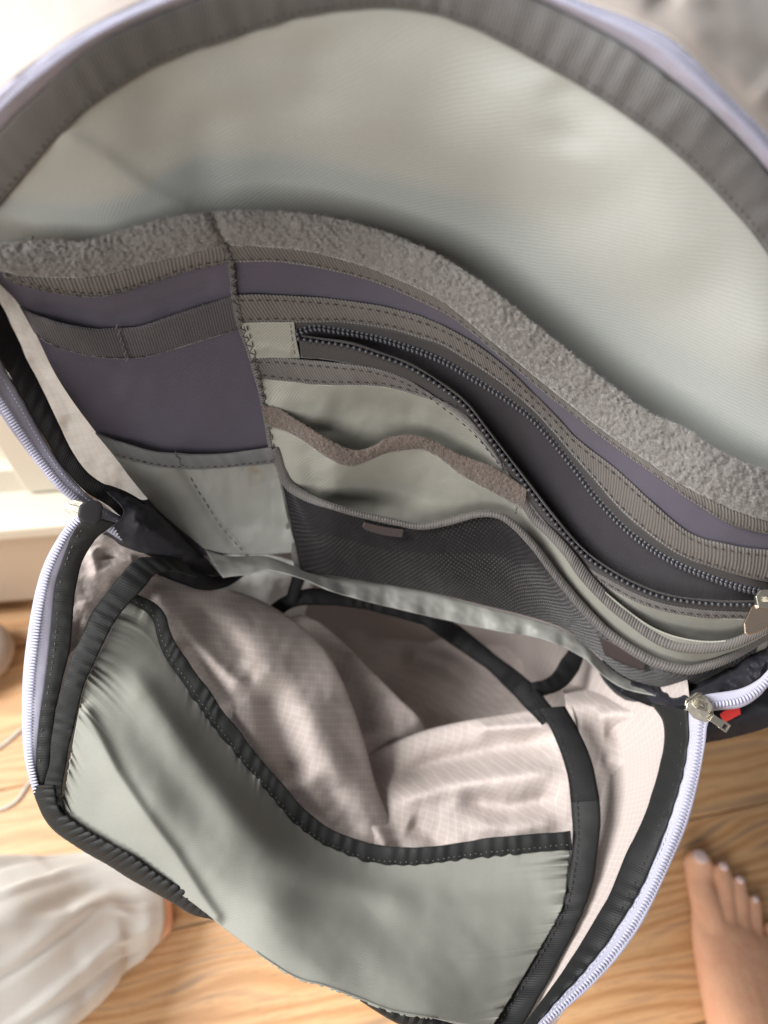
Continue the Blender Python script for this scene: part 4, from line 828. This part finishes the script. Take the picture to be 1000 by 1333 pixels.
gp = sheet('front_pocket', [pbc, [(140, 830), (165, 840), (190, 860), (230, 915), (280, 985), (330, 1045), (390, 1105), (440, 1128), (490, 1140), (540, 1143), (600, 1138), (670, 1130), (740, 1125)],
                            [(112, 890), (135, 910), (170, 950), (220, 1015), (280, 1080), (330, 1125), (390, 1165), (440, 1182), (490, 1192), (540, 1195), (600, 1192), (660, 1188), (732, 1180)],
                            [(98, 950), (120, 980), (155, 1020), (200, 1070), (260, 1130), (310, 1175), (370, 1220), (430, 1240), (480, 1248), (530, 1250), (590, 1250), (640, 1248), (700, 1240)],
                            [(84, 1030), (100, 1055), (135, 1082), (190, 1118), (250, 1160), (300, 1205), (345, 1243), (385, 1268), (430, 1282), (480, 1300), (530, 1315), (600, 1318), (664, 1300)],
                            [(72, 1056), (95, 1078), (138, 1104), (190, 1134), (250, 1175), (288, 1206), (345, 1248), (385, 1273), (420, 1282), (462, 1297), (505, 1314), (560, 1326), (632, 1350)]],
           'coated_green', BAG, GP, 0.0, 380, 240, gp_fn, .0008)
pc = crv(pbc, 160); w_ = [14, 18, 22, 24, 25, 26, 26, 27, 27, 27, 26, 25, 25]
A, B = edges(np.column_stack([pc, GP(pc[:, 0], pc[:, 1]) - .0048]), w_)
pbd = strip('pocket_binding', A, B, 'binding_dark', gp, None, 0, .0015, 460, 12, .0011, 19, .0012, 1.6, 51)
stitches('stitching', A * .3 + B * .7 - np.array([0, 0, .0022]), 'thread_light', pbd, None, 0, 2.0, 5, .00022, 2.5)
boO = [(44, 1022), (48, 1040), (60, 1066), (84, 1090), (135, 1121), (180, 1148), (228, 1175), (256, 1190), (286, 1197)]
boI = [(70, 1022), (74, 1042), (84, 1060), (120, 1084), (168, 1111), (210, 1140), (240, 1158), (265, 1172), (296, 1190)]
o1 = crv(boO, 80); i1 = crv(boI, 80)
o1 = np.column_stack([o1, GP(o1[:, 0], o1[:, 1]) - .001]); i1 = np.column_stack([i1, GP(i1[:, 0], i1[:, 1]) - .004])
o1[55:, 2] += np.linspace(0, .008, 25); i1[55:, 2] += np.linspace(0, .011, 25)
strip('hem_binding', o1, i1, 'binding_dark', gp, None, 0, .0022, 300, 12, .0016, 12, .0012, 1.5, 53)
h2 = crv([(470, 1300), (505, 1316), (540, 1328), (580, 1342), (620, 1362)], 60); A, B = edges(np.column_stack([h2, GP(h2[:, 0], h2[:, 1]) + .012]), [8, 24, 30, 30])
strip('hem_binding', A, B, 'binding_dark', gp, None, 0, .003, 120, 10, .0012, 14, .0012, 1.2, 54)

# ---- outer body below the rim, down to the floor
top = [Vector(P(*q)) for q in [(112, 672, .50), (70, 740, .505), (52, 830, .512), (45, 930, .52), (54, 1020, .522), (90, 1080, .522), (150, 1118, .520), (220, 1158, .518), (306, 1192, .528), (385, 1240, .515), (470, 1275, .515), (560, 1305, .525), (650, 1345, .515), (720, 1310, .498), (790, 1240, .508), (850, 1150, .520), (885, 1060, .524), (900, 980, .525), (905, 940, .525)]]
top += [Vector(q) for q in [(.215, .36, .47), (.17, .385, .44), (.08, .395, .43), (0, .395, .43), (-.09, .395, .43), (-.18, .385, .45), (-.215, .355, .49)]]
n = len(top); cx, cy = 0, .285; vs = []; rows_ = []
lev = [(0, None), (.35, None), (.68, None), (1, .245)]
ring = []
for q in top:
    a = math.atan2((q.y - cy) / .12, (q.x - cx) / .19); c_, s_ = math.cos(a), math.sin(a); k = (abs(c_) ** 4 + abs(s_) ** 4) ** -.25
    ring.append((c_ * k, s_ * k))
def ringp(i, hx, hy, z): return Vector((cx + ring[i][0] * hx, cy + ring[i][1] * hy, z))
allr = [top]
for t in (.3, .65): allr.append([top[i].lerp(ringp(i, .145, .095, .245), t) + Vector((0, 0, -.02 * math.sin(math.pi * t))) for i in range(n)])
for hx, hy, z in ((.145, .095, .245), (.15, .10, .16), (.15, .10, .07), (.142, .095, .02), (.125, .08, .003), (.0, .0, .002)): allr.append([ringp(i, hx, hy, z) for i in range(n)])
V_ = [v for r_ in allr for v in r_]; F_ = [(k * n + i, k * n + (i + 1) % n, (k + 1) * n + (i + 1) % n, (k + 1) * n + i) for k in range(len(allr) - 1) for i in range(n)]
uvs = [(i * .045, k * .08) for k in range(len(allr)) for i in range(n)]
ob = mesh_obj('outer_body', V_, F_, 'pink', BAG, uvs); sm = ob.modifiers.new('sub', 'SUBSURF'); sm.levels = 2; sm.render_levels = 2
# back of the pack behind the lining
bk = [[(q[0], q[1], float(LIN(q[0], q[1])) + .05) for q in zo[2:-2:2]], [(x, 420, .52) for x in np.linspace(-20, 1020, 8)], [(x, 640, .66) for x in np.linspace(120, 880, 8)], [(x, 800, .83) for x in np.linspace(230, 770, 8)]]
sheet('back_panel', bk, 'navy', BAG, None, 0, 60, 40, None, .004)
# black shoulder strap with a red tag hanging behind the right corner
sheet('shoulder_strap', [[(905, 930, .60), (950, 915, .59), (1000, 892, .58), (1090, 850, .57)], [(910, 950, .595), (955, 938, .585), (1003, 920, .575), (1090, 880, .565)], [(915, 968, .60), (955, 960, .59), (1003, 946, .58), (1090, 910, .57)]], 'navy', BAG, None, 0, 60, 20, lambda px, py, U, V: .003 * np.sin(math.pi * V) + .002 * fbm(px / 30, py / 30, 181), .006)
o0 = Vector(P(950, 929, .570)); Mr = frame_at(o0, Vector(P(960, 922, .57)) - o0, CAM - o0)
bm = bmesh.new(); prism(bm, [(-.008, -.003), (.006, -.0045), (.009, .0005), (.006, .004), (-.006, .0035)], 0, .0015, Mr); bm_obj('strap_tag', bm, 'red_tag', BAG, False, .0004)

# ------------------------------------------------------------------ the person: bare foot and white trouser leg
FX = Matrix.Translation(onz(903, 1110)) @ Matrix.Rotation(R(-9), 4, 'Z') @ Matrix.Diagonal((1.08, 1.04, 1.0, 1))
PER = thing('person', 'person standing in wide white trousers with one bare foot beside the backpack', 'person', onz(930, 1250))
def ellip(bm, c, r, M=Matrix.Identity(4), seg=16):
    q = bmesh.ops.create_uvsphere(bm, u_segments=seg, v_segments=seg // 2 + 2, radius=1.0); bmesh.ops.transform(bm, matrix=M @ Matrix.Translation(c) @ Matrix.Diagonal((*r, 1)), verts=q['verts'])
def capsule(bm, pts, rad, M):
    pts = crv([(*p, r) for p, r in zip(pts, rad)], 18)
    for p in pts: ellip(bm, p[:3], (p[3], p[3], p[3] * .88), M, 14)
def loft(bm, secs, M, skew=0.0, seg=28):
    S = crv(secs, 40); rings = []
    for q in S:
        y, cx_, hw, zc, hh = q; ring_ = []
        for k in range(seg):
            a = 2 * math.pi * k / seg; c_, s_ = math.cos(a), math.sin(a)
            x = cx_ + hw * math.copysign(abs(c_) ** .85, c_); z = zc + hh * math.copysign(abs(s_) ** (.6 if s_ < 0 else 1.05), s_) * (1.0 if s_ < 0 else 1 - .22 * max(0, c_))
            ring_.append(bm.verts.new(M @ Vector((x, y - skew * (x - .0) * max(0.0, 1 - (-.05 - y) / .16), max(z, .001)))))
        rings.append(ring_)
    for a, b in zip(rings, rings[1:]):
        for k in range(seg): bm.faces.new((a[k], a[(k + 1) % seg], b[(k + 1) % seg], b[k]))
    bm.faces.new(rings[0][::-1]); bm.faces.new(rings[-1])
    bmesh.ops.recalc_face_normals(bm, faces=bm.faces)
def skinned(o, vox, it):
    m = o.modifiers.new('remesh', 'REMESH'); m.mode = 'VOXEL'; m.voxel_size = vox; m.use_smooth_shade = True
    m = o.modifiers.new('smooth', 'SMOOTH'); m.factor = .5; m.iterations = it
bm = bmesh.new()
# local frame: x right, y towards the toes, origin below the tip of the big toe
capsule(bm, [(0, -.014, .012), (.000, -.034, .0135), (.003, -.056, .018), (.008, -.085, .022)], [.0150, .0138, .0150, .0170], FX)
capsule(bm, [(.0245, -.018, .0095), (.0240, -.032, .0145), (.0225, -.052, .0175), (.020, -.085, .023)], [.0098, .0090, .0096, .0125], FX)
capsule(bm, [(.0405, -.028, .0085), (.0395, -.042, .0130), (.0370, -.062, .0165), (.033, -.092, .023)], [.0089, .0083, .0090, .0120], FX)
capsule(bm, [(.0545, -.044, .0080), (.0530, -.057, .0115), (.0500, -.074, .0150), (.045, -.100, .021)], [.0083, .0078, .0086, .0115], FX)
capsule(bm, [(.0690, -.066, .0075), (.0670, -.079, .0100), (.0630, -.095, .0130), (.056, -.118, .018)], [.0082, .0078, .0086, .0115], FX)
loft(bm, [(-.050, .030, .036, .013, .009), (-.064, .030, .041, .017, .015), (-.090, .031, .044, .022, .021), (-.120, .030, .041, .028, .028), (-.150, .029, .037, .036, .036), (-.180, .029, .034, .046, .046), (-.212, .030, .033, .052, .052), (-.245, .031, .030, .042, .042), (-.266, .031, .018, .03, .027)], FX, .42)
capsule(bm, [(.030, -.212, .075), (.030, -.226, .12), (.030, -.236, .18), (.030, -.250, .30), (.030, -.255, .42)], [.034, .033, .036, .048, .056], FX)
foot = bm_obj('bare_foot', bm, 'skin', PER); skinned(foot, .0016, 14)
for (x, y, z, w, l) in ((-.0005, -.0085, .0234, .0078, .0088), (.0246, -.0130, .0172, .0050, .0052), (.0407, -.0235, .0154, .0045, .0047), (.0547, -.0402, .0143, .0039, .0041), (.0693, -.0622, .0136, .0033, .0035)):
    bm = bmesh.new(); ellip(bm, (0, 0, 0), (w, l, .0024), FX @ Matrix.Translation((x, y, z)) @ Matrix.Rotation(R(-24), 4, 'X')); bm_obj('toenail', bm, 'nail', foot)
# second foot, mostly under the trouser hem
FT = Matrix.Translation(onz(226, 1186)) @ Matrix.Rotation(R(-78), 4, 'Z'); bm = bmesh.new()
loft(bm, [(.0, .0, .020, .014, .012), (-.020, .0, .034, .018, .017), (-.050, -.002, .037, .022, .021), (-.10, -.004, .034, .03, .03), (-.15, -.004, .03, .04, .04), (-.19, -.004, .027, .03, .03)], FT)
foot2 = bm_obj('covered_foot', bm, 'skin', PER); skinned(foot2, .0018, 10)
# trouser leg: wide cloth tube falling over that foot, rising towards the lower left
cs = crv([(*onz(206, 1186, .034), .030, .032), (*onz(180, 1190, .042), .046, .044), (*onz(135, 1200, .056), .062, .058), (*onz(70, 1232, .080), .080, .080), (*onz(0, 1262, .105), .092, .098), (*onz(-90, 1290, .13), .10, .11), (*onz(-220, 1310, .17), .10, .11), (*onz(-400, 1330, .22), .10, .11)], 110)
nh = 140; nr = len(cs); vs = []
T_ = np.gradient(cs[:, :3], axis=0)
for k in range(nr):
    t = k / (nr - 1); tv_ = Vector(T_[k]).normalized(); sx_ = Vector((tv_.y, -tv_.x, 0)).normalized(); uz_ = sx_.cross(tv_).normalized()
    if uz_.z < 0: uz_ = -uz_
    for i in range(nh):
        th = 2 * math.pi * i / nh; c_, s_ = math.cos(th), math.sin(th)
        f = 1 + .055 * math.sin(th * 5 + 2.2 * t) * min(1, .25 + 2 * t) + .10 * float(noise(np.array(c_ * 2.1 + 5), np.array(s_ * 2.1 + t * 3.0), 201)) + .010 * float(noise(np.array(th * 3), np.array(t * 14), 205))
        f -= .16 * math.exp(-((th - (1.1 + 1.2 * t)) / .16) ** 2) * min(1, t * 5) * (1 - t) + .12 * math.exp(-((th - (2.2 + .5 * t)) / .2) ** 2) * min(1, t * 4) * (1 - t)
        for (a0, a1, ww, hh) in ((.75, .9, .07, .09), (1.45, 1.0, .06, -.08), (1.75, -.5, .08, .08), (.35, .6, .06, -.07), (2.6, -.3, .08, -.09), (2.0, .9, .05, .06)):
            f += hh * math.exp(-((th - (a0 + a1 * t)) / ww) ** 2) * min(1, t * 7 + .15) * (1 - .8 * t)
        q = Vector(cs[k, :3]) + sx_ * c_ * cs[k, 3] * f + uz_ * s_ * cs[k, 4] * f
        q.z = q.z if q.z > .012 else .0035 + .0085 * math.exp((q.z - .012) / .02)
        vs.append(q)
F_ = [(k * nh + i, k * nh + (i + 1) % nh, (k + 1) * nh + (i + 1) % nh, (k + 1) * nh + i) for k in range(nr - 1) for i in range(nh)]
tl = mesh_obj('trouser_leg', vs, F_, 'white_cotton', PER, [(i * .004, k * .005) for k in range(nr) for i in range(nh)])
m = tl.modifiers.new('t', 'SOLIDIFY'); m.thickness = .0012

# ------------------------------------------------------------------ left background: low cabinet, cushion, cable
CB = thing('low_cabinet', 'cream low cabinet with tan plinth board behind the zipper at the left', 'cabinet', (-.62, .47, 0))
A0 = Vector((-1.3, .40, 0)); dirx = Vector((1, .10, 0)).normalized(); MC = frame_at(A0, dirx, (0, 0, 1))
bm = bmesh.new(); box(bm, (.47, .11, .115), (.94, .20, .15), MC); bm_obj('plinth_board', bm, 'tan_board', CB, False, .004)
bm = bmesh.new(); box(bm, (.47, .12, .205), (.97, .235, .022), MC); bm_obj('ledge', bm, 'cream_paint', CB, False, .004)
for x in (.28, .58, .91):
    bm = bmesh.new(); box(bm, (x, .07, .47), (.045, .04, .50), MC); bm_obj('stile', bm, 'cream_paint', CB, False, .003)
for z in (.235, .70):
    bm = bmesh.new(); box(bm, (.47, .075, z), (.93, .036, .045), MC); bm_obj('rail', bm, 'cream_paint', CB, False, .003)
for x in (.43, .745):
    bm = bmesh.new(); box(bm, (x, .08, .468), (.28, .012, .43), MC); bm_obj('panel', bm, 'frosted_panel', CB, False)
bm = bmesh.new(); box(bm, (.47, .16, .47), (.93, .12, .52), MC); bm_obj('carcass', bm, 'cream_paint', CB, False)
for x in (.06, .88):
    bm = bmesh.new(); box(bm, (x, .11, .02), (.05, .05, .041), MC); bm_obj('leg', bm, 'tan_board', CB, False)
CU = thing('floor_cushion', 'plump beige floor cushion lying against the cabinet plinth', 'cushion', tuple(onz(-30, 880)))
c0 = onz(-28, 868)
bm = bmesh.new(); ellip(bm, (0, 0, .040), (.060, .048, .040), Matrix.Translation(c0) @ Matrix.Rotation(R(8), 4, 'Z'), 24); bm_obj('pad', bm, 'beige_upholstery', CU)
bm = bmesh.new(); tube(bm, [c0 + Vector((.0005 + .016, .0485 * math.cos(a), .040 + .0405 * math.sin(a))) for a in np.linspace(-.6, 3.74, 30)], .002); bm_obj('piping', bm, 'beige_upholstery', CU)
bm = bmesh.new(); pts = crv([tuple(onz(x, y, .003)) for x, y in ((-60, 1000), (-20, 985), (10, 965), (30, 948), (60, 935), (75, 960), (55, 1000), (36, 1022), (22, 1042), (0, 1054), (-40, 1060))], 80)
tube(bm, [tuple(p) for p in pts], .0016, 8); tag(bm_obj('cable', bm, 'white_cable'), 'thin white cable curling over the floor left of the backpack', 'cable')
